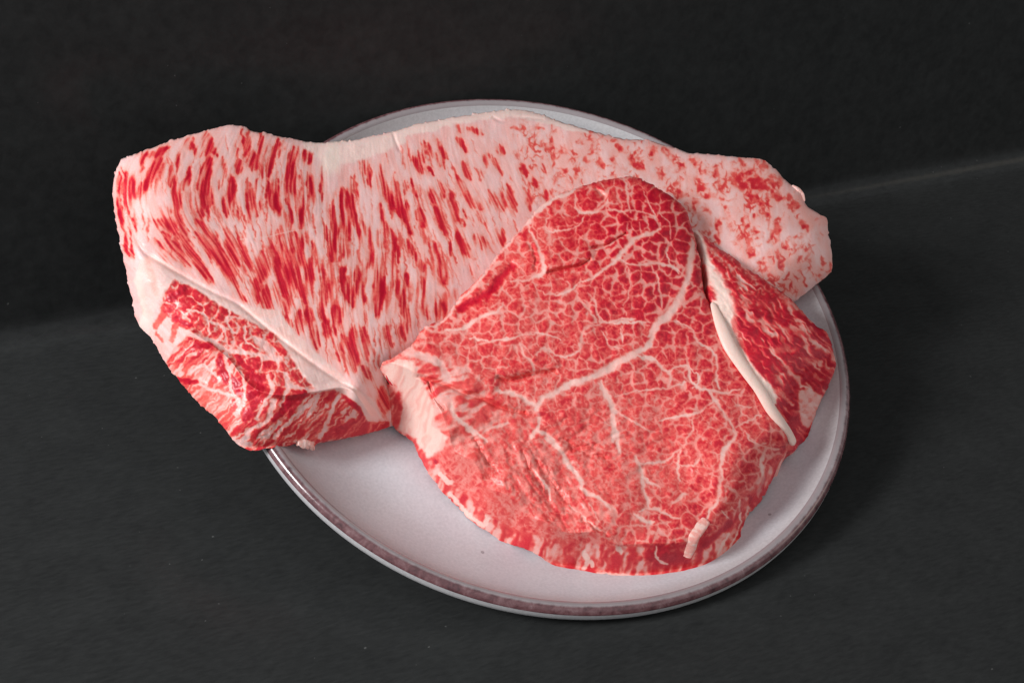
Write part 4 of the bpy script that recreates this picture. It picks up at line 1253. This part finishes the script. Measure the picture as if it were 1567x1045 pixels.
BIGF = F3((760, 0), (860, 0), (890, 90), (870, 130), (900, 220), (960, 330), (1030, 430), (1120, 520), (1150, 580), (1150, 630), (1130, 630), (1040, 520), (960, 400), (860, 260), (790, 120))
bgf = sst(2.5, -2.5, poly_sdf(BIGF) + 3 * (fbm(XX / 8, YY / 8, 3) - 0.5))
fc = np.maximum(sst(1.5, 0.3, FC) * (0.45 + 0.6 * sst(500, 470, YY) * sst(1140, 1110, XX)), bgf)
WALLC = F3((1290, 560), (1350, 520), (1400, 560), (1440, 580), (1400, 700), (1350, 780), (1310, 760), (1290, 660))
wcp = sst(2.5, -2.5, poly_sdf(WALLC) + 5 * (fbm(XX / 7, YY / 7, 5) - 0.5))
leanC = leanC * (1 - 0.96 * fc) * (1 - 0.85 * wcp)
leanC = np.maximum(leanC, 0.35 * wcp * sst(0.5, 0.7, fbm(XX / 8, YY / 5, 6)))
leanC = 0.7 * leanC + 0.3 * blur(leanC, 1, 2)
leanC = np.maximum(leanC, 0.30 * bgf * sst(0.52, 0.75, fbm(XX / 12, YY / 16, 4, 2)))
creamC = np.clip(0.8 * np.maximum(bgf, fc * sst(1140, 1110, XX) * 0.8), 0, 1)
toneC = np.clip(0.0 + 0.45 * topc * fbm(XX / 12, YY / 12, 2) + 0.2 * (fbm(XX / 30, YY / 30, 1) - 0.5), 0, 1)
ZC = tps(CAP_Z)
csd = poly_sdf(CAP_OUT)
ZC = ZC + 0.12 * (fbm(XX / 22, YY / 22, 2) - 0.5) + 0.07 * (fbm(cd / 7, ca / 30, 3) - 0.5) + 0.04 * (leanC - 0.5) - 0.22 * np.exp(-np.clip(-csd, 0, 99) / 4.0)
build_slab(steak_net, CAP_OUT, ZC, leanC, toneC, creamC, [('cap_muscle', None, 'dark red thready muscle behind the fat seam')], MAT_FRONT, rest_bottom, seed=6, inset0=0.10, inset_k=0.12)


# ------------------------------------------------------------------ small pieces of fat
def surface_z(Zf, x, y):
    return samp(Zf, np.asarray(x, float), np.asarray(y, float))


def fat_tube(name, parent, pts, widths, Zf, lift, mat, cream=0.9, lean=0.05, flat=0.7, rough=0.2, seed=0, label=None):
    """a soft ridge of fat following pixels on a surface; widths are full widths in cm"""
    m = 90
    p = catmull(pts, m)
    z = surface_z(Zf, p[:, 0], p[:, 1])
    k = np.ones(9) / 9
    k = np.ones(21) / 21
    z = np.convolve(np.r_[z[:1].repeat(10), z, z[-1:].repeat(10)], k, 'valid')
    t = np.linspace(0, 1, m)
    w = np.interp(t, np.linspace(0, 1, len(widths)), widths) / 2
    cap = np.sqrt(np.clip(1 - ((np.abs(2 * t - 1) - 0.94) / 0.06).clip(0, 1) ** 2, 0.0, 1))
    w = np.maximum(w * cap, 0.004)
    z = z + lift
    u, v = pix_to_uv(p[:, 0], p[:, 1], z)
    C = np.stack([u, v, z], -1)
    T = np.gradient(C, axis=0)
    T /= np.linalg.norm(T, axis=1)[:, None]
    up = np.array([0, 0, 1.0])
    B = np.cross(T, up)
    B /= np.linalg.norm(B, axis=1)[:, None]
    U_ = np.cross(B, T)
    na = 20
    a = np.linspace(0, 2 * np.pi, na, endpoint=False)
    P = C[:, None] + B[:, None] * (np.cos(a)[None, :, None] * w[:, None, None]) + U_[:, None] * (np.sin(a)[None, :, None] * w[:, None, None] * flat)
    jig = 1 + rough * (fbm(t[:, None] * 4 + seed + 0.8 * np.sin(a)[None], 1.2 * np.cos(a)[None] + 1.5 + 0 * t[:, None], 3, 2) - 0.5)
    P = C[:, None] + (P - C[:, None]) * jig[..., None]
    P = P.reshape(-1, 3)
    W = uvz_world(P[:, 0], P[:, 1], P[:, 2])
    idx = np.arange(m * na).reshape(m, na)
    F = np.stack([idx[:-1], np.roll(idx[:-1], -1, 1), np.roll(idx[1:], -1, 1), idx[1:]], -1).reshape(-1, 4).tolist()
    F.append(idx[0].tolist())
    F.append(idx[-1].tolist()[::-1])
    me = bpy.data.meshes.new(name)
    me.from_pydata(W.tolist(), [], F)
    me.polygons.foreach_set('use_smooth', [True] * len(me.polygons))
    me.materials.append(mat)
    nn = m * na
    jn = fbm(np.repeat(t, na) * 18, np.tile(a, m), 5, 2)
    for anm, val in (('lean', np.clip(lean * 3 * jn * (jn > 0.45) + 0.04, 0, 1)), ('tone', np.full(nn, 0.5)), ('cream', np.clip(cream * (0.75 + 0.4 * jn), 0, 1))):
        at = me.attributes.new(anm, 'FLOAT', 'POINT')
        at.data.foreach_set('value', val.astype(np.float32))
    o = bpy.data.objects.new(name, me)
    link(o, parent)
    o.matrix_parent_inverse = parent.matrix_world.inverted()
    if label:
        o['label'] = label
    return o


fat_tube('fat_seam', steak_net, [(1090, 462), (1101, 492), (1117.7, 531), (1140, 565), (1165, 600), (1182.7, 630), (1204, 658), (1216, 681)], [0.24, 0.52, 0.64, 0.58, 0.52, 0.52, 0.48, 0.40], np.maximum(ZF, ZC * 0.5 + ZF * 0.5), 0.17, MAT_FRONT, flat=0.5, rough=0.25, cream=0.8, lean=0.12, label='raised cream ridge of fat between the two muscles')
fat_tube('fat_scrap', steak_net, F5((725, 618), (690, 660), (650, 710), (625, 780), (600, 850)), [0.34, 0.48, 0.52, 0.54, 0.36], ZF, 0.02, MAT_FRONT, cream=0.40, lean=0.25, flat=0.36, rough=0.22, seed=3, label='loose pale strip of fat on the front edge')
fat_tube('fat_scrap', steak_long, [(455, 676), (464, 678), (474, 682), (481, 688)], [0.30, 0.42, 0.34, 0.10], ZR, 0.05, MAT_REAR, cream=0.5, lean=0.2, flat=0.8, rough=1.0, seed=7)
fat_tube('fat_scrap', steak_long, [(1212, 284), (1220, 290), (1227, 297), (1231, 308)], [0.12, 0.24, 0.24, 0.10], ZR, 0.02, MAT_REAR, cream=0.25, lean=0.1, flat=0.6, rough=0.6, seed=9)
